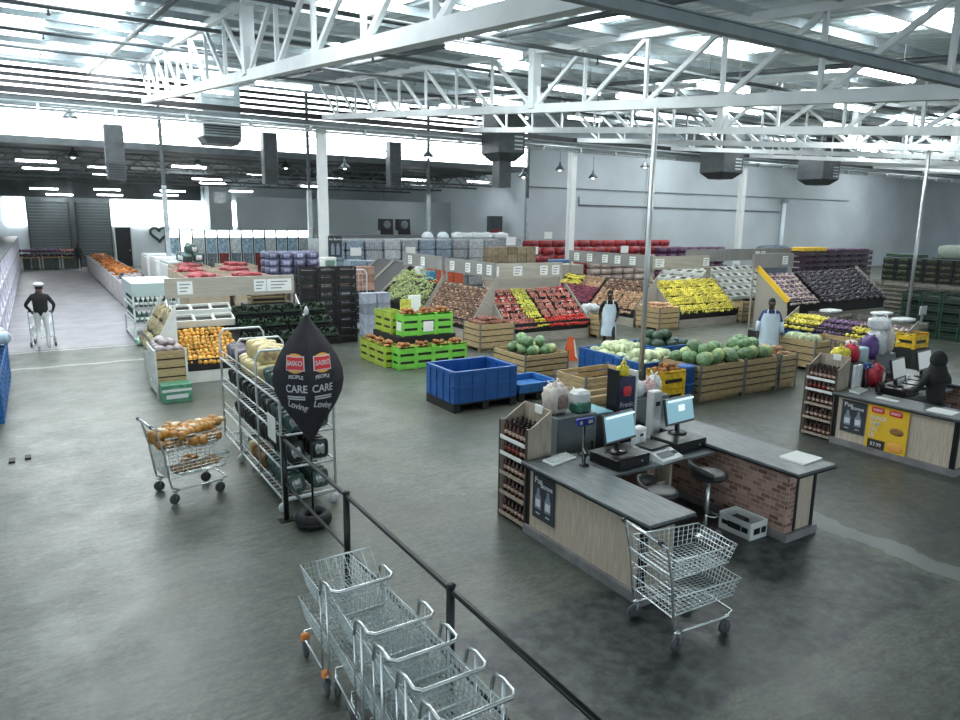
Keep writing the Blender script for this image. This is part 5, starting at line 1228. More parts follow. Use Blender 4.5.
for (cx,w_,n_,s_) in ((11.8,1.2,12,'left'),(13.05,.95,10,'right')):
    heap(f_mel,(cx,9.95,.70),w_,.95,n_,'green watermelon heaped in the %s wooden bin of the pair beside the aisle'%s_,'watermelons in the %s pair bin'%s_,.19,2,.1); heap(f_mep,(cx+.1,9.9,.76),w_*.9,.9,6,'pale green melon among the watermelons in the %s wooden bin of the pair'%s_,'pale melons in the %s pair bin'%s_,.2,1,.1)
heap(f_pch,(14.05,9.95,.72),.45,.85,14,'peach in the narrow bin at the end of the melon bins','peaches, narrow bin',.08,2)
kY = Proto(crate('yellow_crate', .5, .36, .3, C('crate_yellow',(.70,.44,.02),.45), 'x', 2))
for k,(x,y,z) in enumerate(((10.35,9.62,.40),(10.35,9.62,.09),)): kY.put((x,y,z),0,'yellow crate in the stack beside the navy drum, %s'%['upper','lower'][k],'yellow crates by the melon bins',sc=1.25)
tag(MB().b2(10.0,10.7,9.36,9.88,0,.09).build('crate_dolly',BKL),'black dolly under the yellow crates','dolly'); heap(f_oni,(10.35,9.62,.72),.5,.34,14,'brown onion in the upper yellow crate','onions in the yellow crate',.08,2,.05)
t = thing('plastic_drum','navy plastic drum between the yellow crates and the melon bins','drum',(10.93,9.62,0)); MB().lathe([(.15,0),(.17,.03),(.17,.72),(.18,.74),(.18,.78),(.15,.8)],(0,0,0),18).build('drum_body',BLUEC,t); MB().lathe([(.182,.40),(.182,.44)],(0,0,0),18).build('drum_hoop',BLUEL,t)
kY.put((18.9,9.3,.55),0,'yellow crate standing behind the second checkout','yellow crates by the melon bins',sc=1.3); tag(MB().b2(18.5,19.3,9.05,9.55,0,.55).build('black_plinth',BKL),'black plinth under the yellow crate behind the second checkout','plinth')
# ------------------------------------------------ green crates of onions
LIME = mat('lime_plastic',(.20,.62,.08),.42,var=.1,scale=6); LIME2 = mat('yellow_lime_plastic',(.38,.50,.06),.45,var=.15,scale=6)
kL = Proto(crate('lime_crate',.50,.38,.56,LIME,'x',3)); kL2 = Proto(crate('olive_crate',.40,.50,.56,LIME2,'x',3))
def onions(x,y,z,label,w=.44,d=.32): heap(f_oni,(x,y,z),w,d,14,label,'onions in the green crates',.08,2,.05)
for i in range(4):
    lb = 'bright green crate in the front of the bottom tier, %s from the left'%ORD[i]
    kL.put((7.42+.48*i,15.42,.0),0,lb,'bottom green crates',sc=(.94,1,1)); onions(7.42+.48*i,15.42,.47,'brown onion in the bottom tier green crate, %s from the left'%ORD[i])
for i in range(3): kL2.put((7.2,15.9+.52*i,0),0,'yellow green crate on the left side of the bottom tier, %s from the front'%ORD[i],'side green crates'); onions(7.2,15.9+.52*i,.47,'brown onion in the left side bottom crates',.3,.4)
tag(MB().b2(7.42,9.05,15.72,17.3,0,.72).build('crate_plinth',BKL),'black plinth carrying the upper green crates','plinth')
for i in range(3): kL.put((7.78+.48*i,15.94,.725),0,'bright green crate in the upper tier, %s from the left'%ORD[i],'upper green crates',sc=(.94,1,1)); onions(7.78+.48*i,15.94,1.24,'brown onion in the upper tier green crate, %s from the left'%ORD[i])
for i in range(2): kL2.put((7.66,16.5+.52*i,.725),0,'yellow green crate in the upper tier behind, %s from the front'%ORD[i],'upper side green crates')
for (x,y,z,w,s_) in ((8.26,15.738,.95,.28,'upper tier'),): tag(MB().b2(x-w/2,x+w/2,y-.012,y,z-.13,z+.13).build('price_card',PAPER),'white price card on the middle upper green crate','price card')
tag(MB().b2(7.528,7.536,15.8,16.06,.86,1.08).build('price_card',PAPER),'white price card on the left face of the upper green crates','price card')
tag(MB().cbox((7.85,16.2,1.44),(.3,.04,.34),.006).build('yellow_notice',C('lime_card',(.62,.66,.10))),'lime yellow notice standing among the upper green crates','notice'); tag(MB().cbox((8.3,16.6,1.22),(.36,.03,.88),.005).build('white_notice',PAPER),'white board standing behind the lime yellow notice','notice')
# ------------------------------------------------ people
SKIN = mat('dark_skin',(.075,.04,.028),.55); HAIRB = mat('black_hair',(.008,.008,.008),.7); EYE = mat('eye_white',(.6,.6,.6),.3)
def person(label, loc, rz, mats, J=None, H=1.72, long_=True, bulk=1.0):
    # mats: skin, top, bottom, shoe; local front is -Y
    sk = H/1.72
    D = dict(pel=(0,0,.93),sp=(0,.01,1.10),ch=(0,.0,1.30),nk=(0,.01,1.46),hd=(0,-.01,1.56),hd2=(0,-.015,1.65),
      hL=(.09,0,.90),kL=(.10,-.015,.50),aL=(.10,.02,.09),tL=(.115,-.14,.035),hR=(-.09,0,.90),kR=(-.10,-.015,.50),aR=(-.10,.02,.09),tR=(-.115,-.14,.035),
      sL=(.175,.01,1.39),eL=(.235,.03,1.12),wL=(.24,-.06,.89),sR=(-.175,.01,1.39),eR=(-.235,.03,1.12),wR=(-.24,-.06,.89))
    if J: D.update(J)
    for s_ in 'LR':
        e, w = Vector(D['e'+s_]), Vector(D['w'+s_]); d = (w-e).normalized(); D['p'+s_] = tuple(w+d*.085)
        sg = 1 if s_ == 'L' else -1; side = d.cross(Vector((sg,0,0))); side = side.normalized() if side.length > .2 else Vector((0,1,0))
        for k in range(4):
            b = w+d*.075+side*(-.03+.02*k); D['f%d%s'%(k,s_)] = tuple(b); D['g%d%s'%(k,s_)] = tuple(b+d*(.045+.008*(k in (1,2)))+Vector((-sg*.012,0,0))); D['h%d%s'%(k,s_)] = tuple(b+d*(.075+.012*(k in (1,2)))+Vector((-sg*.03,0,0)))
        D['u0'+s_] = tuple(w+d*.03-side*.03); D['u1'+s_] = tuple(w+d*.06-side*.058); D['u2'+s_] = tuple(w+d*.095-side*.06)
    Rr = dict(pel=.13,sp=.125,ch=.145,nk=.055,hd=.075,hd2=.085,h=.092,k=.058,a=.042,t=.035,s=.062,e=.046,w=.03,p=.034,f=.010,g=.0095,u=.011)
    names = list(D); ix = {n:i for i,n in enumerate(names)}
    E = [('pel','sp'),('sp','ch'),('ch','nk'),('nk','hd'),('hd','hd2')]
    for s_ in 'LR':
        E += [('pel','h'+s_),('h'+s_,'k'+s_),('k'+s_,'a'+s_),('a'+s_,'t'+s_),('ch','s'+s_),('s'+s_,'e'+s_),('e'+s_,'w'+s_),('w'+s_,'p'+s_),('w'+s_,'u0'+s_),('u0'+s_,'u1'+s_),('u1'+s_,'u2'+s_)]
        for k in range(4): E += [('p'+s_,'f%d%s'%(k,s_)),('f%d%s'%(k,s_),'g%d%s'%(k,s_)),('g%d%s'%(k,s_),'h%d%s'%(k,s_))]
    me = bpy.data.meshes.new('skeleton'); me.from_pydata([tuple(Vector(D[n])*sk) for n in names], [(ix[a],ix[b]) for a,b in E], []); me.update()
    ob = bpy.data.objects.new('skeleton', me); COL.objects.link(ob)
    m = ob.modifiers.new('s','SKIN')
    if not me.skin_vertices: 
        bm_ = __import__('bmesh').new(); bm_.from_mesh(me); bm_.verts.layers.skin.verify(); bm_.to_mesh(me); bm_.free()
    for n in names:
        key = n if n in Rr else n[0]
        if n[0] == 'h' and n[1].isdigit(): r = .008
        else: r = Rr[key]
        sv = me.skin_vertices[0].data[ix[n]]; rr = r*sk
        sv.radius = (rr*1.18*bulk, rr*.86*bulk) if n in ('pel','sp','ch') else (rr, rr); sv.use_root = (n == 'pel')
    ob.modifiers.new('u','SUBSURF').levels = 1
    dg = bpy.context.evaluated_depsgraph_get(); dg.update()
    me2 = bpy.data.meshes.new_from_object(ob.evaluated_get(dg))
    bpy.data.objects.remove(ob)
    V = [tuple(v.co) for v in me2.vertices]; Fc = [list(p.vertices) for p in me2.polygons]
    mb = MB(); mb.v = V; mb.f = Fc; mb.sm = [True]*len(Fc); mb.m = []
    wr = [Vector(D['w'+s_])*sk for s_ in 'LR']; el = [Vector(D['e'+s_])*sk for s_ in 'LR']; hz = (D['pel'][2]-.04)*sk; nz = (D['nk'][2]-.03)*sk; an = [Vector(D['a'+s_])*sk for s_ in 'LR']; kn = [Vector(D['k'+s_])*sk for s_ in 'LR']
    segs = [('pel','sp',1),('sp','ch',1),('ch','nk',1),('nk','hd2',0)]
    for s_ in 'LR': segs += [('h'+s_,'k'+s_,2),('k'+s_,'a'+s_,2),('a'+s_,'t'+s_,3),('ch','s'+s_,1),('s'+s_,'e'+s_,1),('e'+s_,'w'+s_,1 if long_ else 0),('w'+s_,'h1'+s_,0),('pel','h'+s_,2)]
    sg_ = [(Vector(D[a])*sk, Vector(D[b])*sk, k) for a,b,k in segs]
    for f in Fc:
        c = sum((Vector(V[i]) for i in f), Vector())/len(f); best = (9,0)
        for a,b,k in sg_:
            ab = b-a; t_ = max(0,min(1,(c-a).dot(ab)/ab.dot(ab))); dd = (c-a-ab*t_).length
            if dd < best[0]: best = (dd,k)
        mb.m.append(best[1])
    hd = Vector(D['hd2'])*sk; hc = hd+Vector((0,-.01,-.03))*sk; q = lambda x,y,z: hc+Vector((x,y,z))*sk
    mb.mi(0); mb.sup(hc, (.155*sk,.19*sk,.235*sk), 1, 1, 14, 10)
    mb.sup(q(0,-.097,-.012), (.030*sk,.035*sk,.05*sk), 1, 1, 6, 5)
    for s_ in (-1,1): mb.sup(q(.078*s_,.0,-.01), (.02*sk,.045*sk,.06*sk), 1, 1, 6, 5)
    mb.sup(q(0,-.088,-.058), (.055*sk,.02*sk,.018*sk), 1, 1, 7, 5)
    mb.mi(4)
    for s_ in (-1,1): mb.sup(q(.032*s_,-.083,.02), (.026*sk,.014*sk,.014*sk), 1, 1, 6, 5)
    o = mb.build('person', list(mats)+[EYE], None, loc, rz); tag(o, label, 'person')
    return o, hc, sk
def hair(o, hc, sk, m, name='hair', sc=(.168,.205,.20), off=(0,.018,.045)):
    mb = MB(); mb.sup(hc+Vector(off)*sk, tuple(v*sk for v in sc), 1, 1, 14, 9); return mb.build(name, m, o)
def apron(o, m, sk, zb=.45, zt=1.36, r=(.20,.155), w=95):
    mb = MB(); vs = []; n, k = 15, 9
    for j in range(k):
        z = zb+(zt-zb)*j/(k-1); ww = w if z < 1.05 else w-(z-1.05)/.31*50; fl = 1+max(0,.95-z)*.22
        for i in range(n):
            a = R(-ww+2*ww*i/(n-1))-pi/2; vs.append((r[0]*fl*math.cos(a)*sk, r[1]*fl*math.sin(a)*sk-.01, z*sk))
    for (x,y,z) in list(vs): vs.append((x*.96,y*.94+.0,z))
    N = n*k
    fs = [(j*n+i,j*n+i+1,(j+1)*n+i+1,(j+1)*n+i) for j in range(k-1) for i in range(n-1)]
    fs += [tuple(N+v for v in f[::-1]) for f in fs]
    mb.add(vs, fs, True)
    for s_ in (-1,1): mb.tube([(s_*.09*sk,-.14*sk,1.35*sk),(s_*.085*sk,-.09*sk,1.46*sk),(s_*.05*sk,.06*sk,1.47*sk)], .014, 5)
    mb.tube([(.20*sk,-.03,1.02*sk),(.1*sk,.135*sk,1.02*sk),(-.1*sk,.135*sk,1.02*sk),(-.20*sk,-.03,1.02*sk)], .012, 5)
    return mb.build('apron', m, o)
APW = mat('white_blue_apron',(.58,.70,.78),.6,var=.1,scale=5); NAVYC = mat('navy_cloth',(.03,.045,.16),.8,var=.15,scale=8); BLKC = mat('black_cloth',(.012,.013,.015),.85,var=.2,scale=8); WHC = mat('white_cloth',(.66,.68,.68),.8,var=.08,scale=6); DKC = mat('dark_grey_cloth',(.03,.033,.038),.85); SHOE = mat('dark_shoe',(.02,.02,.02),.5); GRC = mat('dark_green_cloth',(.02,.035,.03),.85)
o, hc, sk = person('person in a white apron and dark shirt walking past the orange sign',(13.6,14.9,0),R(-35),(SKIN,BLKC,DKC,SHOE),J=dict(kL=(.12,-.16,.52),aL=(.13,-.20,.10),tL=(.14,-.36,.05),aR=(-.11,.18,.10),tR=(-.12,.02,.035),eL=(.27,.05,1.13),wL=(.20,-.16,.98),eR=(-.26,.10,1.13),wR=(-.26,-.02,.90)),H=1.70)
hair(o,hc,sk,HAIRB); apron(o,APW,sk)
o, hc, sk = person('person in a pale blue apron and navy shirt standing behind the narrow wooden bin',(15.7,11.2,0),R(-48),(SKIN,NAVYC,DKC,SHOE),J=dict(eL=(.27,.02,1.13),wL=(.29,-.06,.88),eR=(-.27,.02,1.13),wR=(-.29,-.06,.88)),H=1.74)
hair(o,hc,sk,HAIRB); apron(o,APW,sk,.40,1.38,(.23,.165),105)
for s_ in (-1,1):
    MB().tube([(s_*.265*sk,.02,1.16*sk),(s_*.278*sk,0,1.06*sk),(s_*.288*sk,-.045,.91*sk)],.055,8).build('white_oversleeve',APW,o)
o, hc, sk = person('person in a white beret and black sweater pushing a trolley up the left aisle',(-.08,22.3,0),R(174),(SKIN,BLKC,WHC,WHC),J=dict(kL=(.11,-.03,.50),eL=(.33,.02,1.16),wL=(.25,-.18,1.0),eR=(-.31,.02,1.16),wR=(-.25,-.2,1.0),hd=(0,-.04,1.55),hd2=(0,-.06,1.63),aL=(.11,.12,.09),tL=(.12,-.04,.035)),H=1.80,bulk=1.22)
mb = MB(); mb.sup(hc+Vector((0,.02,.09)), (.27,.29,.13), 1, 1, 16, 8); mb.build('beret',WHC,o); hair(o,hc,sk,HAIRB,sc=(.165,.20,.17),off=(0,.02,.02))
dup(t0,(-.10,22.72,0),R(86),'wire trolley pushed by the person in the white beret',sc=1.05)
o, hc, sk = person('person in dark green clothes standing at the far end of the left aisle',(2.3,54.6,0),R(20),(SKIN,GRC,DKC,WHC),H=1.74); hair(o,hc,sk,HAIRB)
o, hc, sk = person('seated cashier in a black headscarf at the second checkout',(11.86,5.40,-.03),R(168),(SKIN,BLKC,BLKC,SHOE),J=dict(kL=(.16,-.40,.88),aL=(.15,-.36,.42),tL=(.16,-.50,.38),kR=(-.16,-.40,.88),aR=(-.15,-.36,.42),tR=(-.16,-.50,.38),eL=(.28,-.10,1.12),wL=(.18,-.36,1.06),eR=(-.28,-.10,1.12),wR=(-.18,-.36,1.06)),H=1.66)
mb = MB(); mb.sup(hc+Vector((0,.025,.015)),(.24,.25,.30),1,1,16,10); mb.lathe([(.21,-.33),(.20,-.25),(.14,-.15),(.115,-.06)],hc+Vector((0,.03,0)),16); mb.build('headscarf',BLKC,o)
# ================================================================== background stock
# left aisle: shelving, crates, bins
SHW = mat('shelf_lilac_white',(.60,.60,.68),.5,var=.1,scale=3); FLOURW = mat('flour_paper',(.74,.74,.78),.6,var=.15,scale=6); LILAC = mat('lilac_print',(.40,.36,.55),.5,var=.3,scale=10)
sk_ = thing('flour_sack','x','sack'); 
sack_p = Proto(tag(pillow('flour_sack','sack',[FLOURW,LILAC],(.42,.34,.55)),'x','sack')); bpy.data.objects.remove(sk_)
for i in range(9):
    y0 = 19.6+4.05*i
    t = thing('shelf_unit','white rack of flour sacks along the left aisle, %s from the front'%ORD[i],'shelf',(-2.0,y0,0))
    for z in (.12,.82,1.52,2.2): MB().b2(0,.98,0,3.95,z-.05,z).build('shelf_board',SHW if z < 2 else STEELD,t)
    for y in (0,1.95,3.9): MB().b2(.93,.98,y,y+.05,0,2.2).build('upright',SHW,t)
    MB().b2(0,.03,0,3.95,.0,2.2).build('back_panel',SHW,t); MB().b2(.982,.992,.3,3.6,2.15,2.2).build('edge_strip',STEELD,t)
    for zi,z in enumerate((.12,.82,1.52)):
        for j in range(6): sack_p.put((-2.0+.72,y0+.35+.65*j,z),0,'white flour sack on the %s shelf of the left aisle rack, %s unit'%(['bottom','middle','top'][zi],ORD[i]),'flour sacks',rot=(0,0,R(90+random.uniform(-6,6))))
kBl = Proto(crate('blue_bread_crate',.62,.44,.26,C('azure_plastic',(.02,.16,.46),.42),'x',2))
for i in range(9):
    for j in range(3): kBl.put((-1.08,14.7+.47*i,.27*j),R(0),'azure crate stacked by the left aisle, %s layer, %s stack from the front'%(['bottom','middle','top'][j],ORD[i]),'azure crates')
t = thing('wrapped_bundle','white plastic bundle hanging over the far azure crates','bundle',(-.9,18.7,.82)); MB().sup((0,0,.1),(.4,.5,.28),.6,.7,12,8,jit=.08,seed=4).build('film',C('pale_blue_film',(.45,.62,.74),.35,.25),t); MB().sup((.0,.1,.25),(.2,.2,.12),.8,.8,8,6,jit=.1,seed=2).build('film_knot',WFILM,t)
t = thing('floor_drain','two small dark floor fittings near the azure crates','floor fitting',(-.55,12.1,0)); MB().b2(-.10,-.02,-.08,.12,0,.03).build('fitting',BKL,t); MB().b2(.10,.18,-.02,.16,0,.03).build('fitting',BKL,t)
# bins of bagged citrus along the aisle
BINW = mat('grey_white_bin',(.52,.50,.50),.6,var=.1,scale=3)
cit = Proto(cluster('citrus_sack','fruit bag',[C('deep_orange_net',(.56,.17,.03)),mORG],(3,3),.09,seed=21)); gry = Proto(cluster('grey_net_sack','vegetable bag',[C('grey_potato',(.35,.30,.30)),C('slate_net',(.10,.10,.13))],(3,3),.09,seed=22))
for i in range(12):
    y0 = 26.4+2.3*i
    t = thing('pallet_bin','pale ribbed pallet bin beside the left aisle, %s from the front'%ORD[i],'bin',(2.72,y0,0))
    for (a,b,c,d) in ((0,1.3,0,.04),(0,1.3,2.1,2.14),(0,.04,.04,2.1),(1.26,1.3,.04,2.1)):
        s = MB(); s.b2(a,b,c,d,.12,.98)
        if b-a < .1:
            for j in range(6): s.b2(a-.02,b,c+.1+.33*j,c+.18+.33*j,.12,.98)
        s.build('bin_side',BINW,t)
    MB().b2(.03,1.27,.03,2.1,.1,.75).build('bin_floor',BINW,t)
    for y in (.05,1.0,1.95): MB().b2(0,1.3,y,y+.14,0,.1).build('skid',BINW,t)
    P = cit if i > 3 else gry
    heap(P,(3.37,y0+1.07,.72),.95,1.75,14,'%s in the pale aisle bins, %s bin from the front'%('orange citrus sack' if i > 3 else 'grey netted sack',ORD[i]),'sacks in the aisle bins',.2,2,.12,sc=1.1)
# tables with wrapped goods before the roller gates
for i in range(3):
    t = thing('long_table','table before the roller gates, %s from the left'%ORD[i],'table',(-1.0+1.15*i,55.2,0)); MB().b2(0,1.1,0,1.4,.78,.84).build('table_top',BWOOD,t)
    for x in (.04,1.0):
        for y in (.04,1.3): MB().b2(x,x+.06,y,y+.06,0,.78).build('leg',STEELW,t)
    for j in range(3): p_drk.put((-1.0+1.15*i+.2+.34*j,55.4,.85),0,'dark wrapped bundle on the table before the roller gates, %s table'%ORD[i],'bundles before the gates',sc=2.0); (p_pnk if i == 2 else p_vio).put((-1.0+1.15*i+.2+.34*j,55.6,1.15),0,'%s bundle on top, before the roller gates, %s table'%('reddish' if i == 2 else 'violet',ORD[i]),'upper bundles before the gates',sc=2.2)
    for j in range(2): tag(MB().cbox((-1.0+1.15*i+.3+.5*j,55.9,.40),(.42,.5,.74),.02).build('carton',C('dim_green_carton',(.10,.13,.10))),'dark carton under the tables before the roller gates, %s table'%ORD[i],'carton','cartons under the gate tables')
# white freezer boxes
for i in range(3):
    t = thing('chest_freezer','white chest freezer behind the aisle bins, %s from the front'%ORD[i],'freezer',(4.4,31+3.2*i,0)); MB().cbox((.7,1.1,.85),(1.4,2.2,1.7),.04).build('body',LWHITE,t); MB().cbox((.7,1.1,1.74),(1.36,2.1,.08),.02).build('lid',C('frost_lid',(.62,.68,.70)),t)
    MB().b2(.1,1.3,-.012,0,.2,.5).build('vent_grille',GALV,t)
heap(Proto(tag(pillow('wrapped_ware','packet',[GREENP,WFILM],(.5,.4,.4)),'x','packet')),(5.3,31.0,1.8),.9,1.6,8,'green and white wrapped ware on the first white freezer','wrapped ware',.3,2)
# cardboard bins heaped with red bags
CARD = mat('cardboard',(.42,.35,.26),.75,var=.12,scale=3); redsack = Proto(tag(pillow('red_sack','sack',[C('red_net',(.30,.02,.03),.5,.6,30),C('deep_red_net',(.15,.012,.02),.5,.5,30)],(.62,.42,.26)),'x','sack'))
for i,(x,y) in enumerate(((3.9,23.6),(5.3,23.4),(4.0,26.2),(5.5,26.2),(4.4,28.9),(6.2,28.9))):
    t = thing('cardboard_bin','cardboard bin of red sacks behind the left fruit stall, %s counted from the front'%ORD[i],'bin',(x,y,0))
    for (a,b,c,d) in ((0,1.25,0,.03),(0,1.25,1.97,2.0),(0,.03,.03,1.97),(1.22,1.25,.03,1.97)): MB().b2(a,b,c,d,.02,1.72).build('card_wall',CARD,t)
    MB().b2(.03,1.22,.03,1.97,.02,1.45).build('card_base',CARD,t)
    heap(redsack,(x+.62,y+1.0,1.5),1.0,1.65,48,'red sack heaped in the %s cardboard bin behind the left fruit stall'%ORD[i],'red sacks in cardboard bins',.13,3,.15,sc=.60)
# blue violet packs and brown cartons in front of the wide column
pv = Proto(tag(pillow('violet_pack','packet',[C('blue_violet_film',(.15,.16,.26),.4,.5),C('pale_violet',(.36,.38,.55))],(.5,.4,.3)),'x','packet'))
tag(MB().b2(7.2,9.5,26.7,29.2,0,1.2).build('pallet_stack',C('dark_brown_pallet',(.12,.10,.10))),'dark pallet load under the violet packs','pallet load')
for k in range(4):
    for i in range(4):
        for j in range(2): pv.put((7.5+.52*i,27.0+.6*j,1.21+.28*k),0,'blue violet packet in the pile left of the wide white column, %s layer'%ORD[k],'violet packets')
ct = Proto(tag(MB().cbox((0,0,.14),(.44,.34,.28),.008).build('brown_carton',C('salmon_carton',(.38,.22,.17),.7,.25,6)),'x','carton'))
tag(MB().b2(7.9,10.1,23.4,25.2,0,1.1).build('carton_plinth',BKL),'black plinth under the salmon cartons','plinth')
for k in range(3):
    for i in range(5): ct.put((8.1+.46*i,23.65,1.1+.285*k),0,'salmon brown carton in front of the wide white column, %s layer'%ORD[k],'salmon cartons')
# black crates and grey cartons beside the left stall
for i in range(3):
    for k in range(9): kG.put((6.5+.57*i-.05,19.7,.25*k),0,'black crate stacked tall beside the left fruit stall, %s stack from the left'%ORD[i],'tall black crates')
gc = Proto(tag(MB().cbox((0,0,.15),(.40,.34,.30),.008).build('grey_carton',C('grey_blue_carton',(.34,.38,.46),.6,.25,5)),'x','carton'))
for i in range(2):
    for k in range(5): gc.put((7.95+.44*i,18.9+.1*k*0,.305*k),0,'pale grey carton in the stack behind the green crates, %s layer'%ORD[k],'grey cartons')
t = thing('roll_cage','wire roll cage with white frame behind the black crates','cage',(7.8,21.2,0))
for y in (0,1.1): MB().tube([(0,y,.1),(0,y,1.9),(.1,y,2.02),(1.0,y,2.02),(1.1,y,1.9),(1.1,y,.1)],.022,8).build('end_frame',STEELW,t)
cg = MB(); wires(cg,(0,0,.2),(1.1,0,.2),(1.1,0,1.9),(0,0,1.9),8,8,.005); cg.build('wire_panel',STEELW,t); cg = MB(); wires(cg,(0,0,.2),(0,1.1,.2),(0,1.1,1.9),(0,0,1.9),8,8,.005); cg.build('wire_panel',STEELW,t); MB().b2(0,1.1,0,1.1,.12,.16).build('deck',GALV,t)
for x in (.1,1.0):
    for y in (.1,1.0): MB().cyl((x,y-.02,.06),(x,y+.02,.06),.06,10).build('wheel',RUB,t)
for k in range(3): pv.put((8.3,21.7,.17+.4*k),0,'packet inside the wire roll cage, %s layer'%ORD[k],'packets in the roll cage',sc=1.6)
# column fittings
t = thing('poster_panel','black poster with two pale bottles on the wide white column','poster',(10.74,29.79,1.95)); MB().b2(0,.62,-.02,0,0,.92).build('panel',SLATE,t)
for s_ in (0,1): MB().poly([(.12+.24*s_,-.022,.1),(.27+.24*s_,-.022,.1),(.27+.24*s_,-.022,.45),(.22+.24*s_,-.022,.6),(.17+.24*s_,-.022,.6),(.12+.24*s_,-.022,.45)],(0,-.004,0)).build('printed_bottle',MATS['chalk_grey_blue'],t)
txt('Pur Bonne','poster_lettering',MATS['chalk_white'],.13,t,(.31,-.024,.77),RX90,.001)
t = thing('price_scale','white scale with a green screen standing before the wide white column','scale',(10.3,28.6,0)); MB().cbox((0,0,.72),(.7,.5,1.44),.02).build('stand',LWHITE,t); MB().cbox((0,0,1.74),(.62,.3,.58),.04).build('scale_head',LWHITE,t); MB().b2(-.18,.22,-.165,-.15,1.6,1.9).build('screen',C('grey_green_screen',(.22,.36,.28)),t)
# wrapped drink pallets
GB = mat('wrapped_bottle_grey',(.36,.39,.42),.35,var=.5,scale=26,stretch=(1,1,.35)); GB2 = mat('wrapped_bottle_pale',(.50,.54,.57),.35,var=.4,scale=26,stretch=(1,1,.35)); GB3 = mat('wrapped_bottle_blue',(.26,.33,.40),.35,var=.5,scale=22,stretch=(1,1,.5))
for i in range(10):
    x = 11.6+.98*i
    t = thing('drink_pallet','shrink wrapped pallet of bottled drinks at the rear, %s from the wide white column'%ORD[i],'pallet load',(x,32.4,0))
    MB().b2(.02,.94,0,1.0,0,.14).build('pallet',BWOOD,t)
    for k in range(5): MB().cbox((.48,.5,.42+.48*k),(.90,.98,.47),.05).build('bottle_layer',[GB3,GB3,GB,GB2,GB][i%5] if i > 1 else GB3,t)
    if i in (1,4): MB().b2(.2,.75,-.014,0,1.85,2.25).build('price_card',PAPER,t)
    MB().cbox((.48,.5,2.60),(.84,.9,.06),.02).build('top_sheet',GB2,t)
for i in range(5): tag(MB().cbox((11.4+.72*i,28.4,.95),(.7,.9,1.9 - 0.06*i),.04).build('water_pallet',GB3),'low wrapped water pallet right of the wide white column, %s from the left'%ORD[i],'pallet load','water pallets')
for i in range(4): (tag(MB().cbox((13.9+.5*i,26.8,.85),(.48,.6,1.7),.02).build('red_crate_stack',C('orange_red_crate',(.50,.09,.04),.5,.3,12)),'orange red stack of crates behind the black empty slopes, %s from the left'%ORD[i],'crate stack','orange red stacks') if i else tag(MB().cbox((13.4,26.8,.85),(.48,.6,1.7),.02).build('purple_crate_stack',C('magenta_crate',(.16,.03,.12),.5,.3,12)),'magenta stack of crates left of the orange red stacks','crate stack'))
# lit fridges along the rear
FRT = mat('fridge_lit_top',(.90,.97,1),.4,emit=3.0); FRG = mat('fridge_glass',(.16,.19,.21),.15,var=.5,scale=7); FRB = mat('fridge_shelf_blue',(.26,.38,.46),.3,var=.6,scale=9)
for i in range(12):
    x = 5.75+.63*i
    t = thing('drinks_fridge','upright drinks fridge with lit white header at the rear, %s from the left'%ORD[i],'fridge',(x,40,0))
    MB().b2(0,.58,.0,.7,0,2.92).build('cabinet',STEELW,t); MB().b2(.03,.55,-.03,0,2.55,2.9).build('lit_header',FRT,t)
    MB().b2(.04,.54,-.02,0,.25,1.7).build('glass_door',[FRG,C('fridge_red_goods',(.20,.03,.03),.3,.6,8),FRG][i%3],t); MB().b2(.04,.54,-.02,0,1.72,2.52).build('upper_goods',[FRB,FRT if i < 3 else FRB,C('fridge_pale_goods',(.45,.50,.52),.3,.4,8)][i%3],t); MB().b2(.50,.53,-.06,-.02,.9,1.5).build('door_handle',GALV,t); MB().b2(-.02,.0,-.035,.7,0,2.92).build('dark_gap',BKL,t)
# speakers and white buckets above the drink pallets
for i in range(2):
    t = thing('speaker_box','black speaker box on the rear ledge, %s of the pair'%['left','right'][i],'speaker',(17.6+1.15*i,39.6,2.95)); t.scale = (.82,.8,.82); MB().cbox((.5,.3,.42),(1.0,.55,.84),.03).build('cabinet',BEZ,t); MB().lathe([(.30,0),(.26,.03),(.05,.05)],(.5,.02,.42),16,Matrix.Rotation(pi/2,3,'X')).build('speaker_cone',STEELG,t); MB().b2(.0,1.0,.0,.1,-.3,0).build('bracket',BKL,t)
tag(MB().b2(13.6,26-.2,39.5,40.3,0,2.68).build('rear_ledge',C('ledge_grey',(.30,.32,.33))),'long grey ledge under the speakers','ledge')
bk = Proto(tag(MB().lathe([(.30,0),(.34,.12),(.2,.3),(.1,.34)],(0,0,0),12).build('dome_lamp',C('glowing_white_shade',(.85,.92,.95),.4,.05)),'x','dome lamp'))
for i in range(6): bk.put((17.9+.95*i,34.2,2.64 if False else 2.64),0,'round white dome on top of the wrapped pallets, %s from the left'%ORD[i],'white domes')
tag(MB().b2(11.6,23.6,33.5,35.0,0,2.62).build('stock_block',GB),'long wrapped stock block behind the drink pallets','pallet load')
for i in range(3): tag(MB().cbox((23.0-1.3+.0*i+1.2*i-1.6,34.3,2.78),(1.0,.8,.30),.08).build('white_tub',LWHITE),'white flat tub on the wrapped stock at the rear, %s from the left'%ORD[i],'tub','white tubs')
# cartons left of the red bag wall
bc = Proto(tag(MB().cbox((0,0,.19),(.55,.5,.38),.01).build('kraft_carton',C('kraft_board',(.30,.24,.16),.75,.25,6)),'x','carton'))
for k in range(6):
    for i in range(5): bc.put((19.0+.58*i,29.6,.39*k),0,'kraft carton in the stack left of the red bag wall, %s layer'%ORD[k],'kraft cartons')
for k in range(4):
    for i in range(5): bc.put((17.6+.58*i,26.6,.39*k),0,'kraft carton in the low stack behind the middle stall, %s layer'%ORD[k],'low kraft cartons')
tag(MB().b2(16.2,20.6,24.4,25.6,0,1.75).build('pale_platform',STWG),'long pale platform behind the middle stall header','platform')
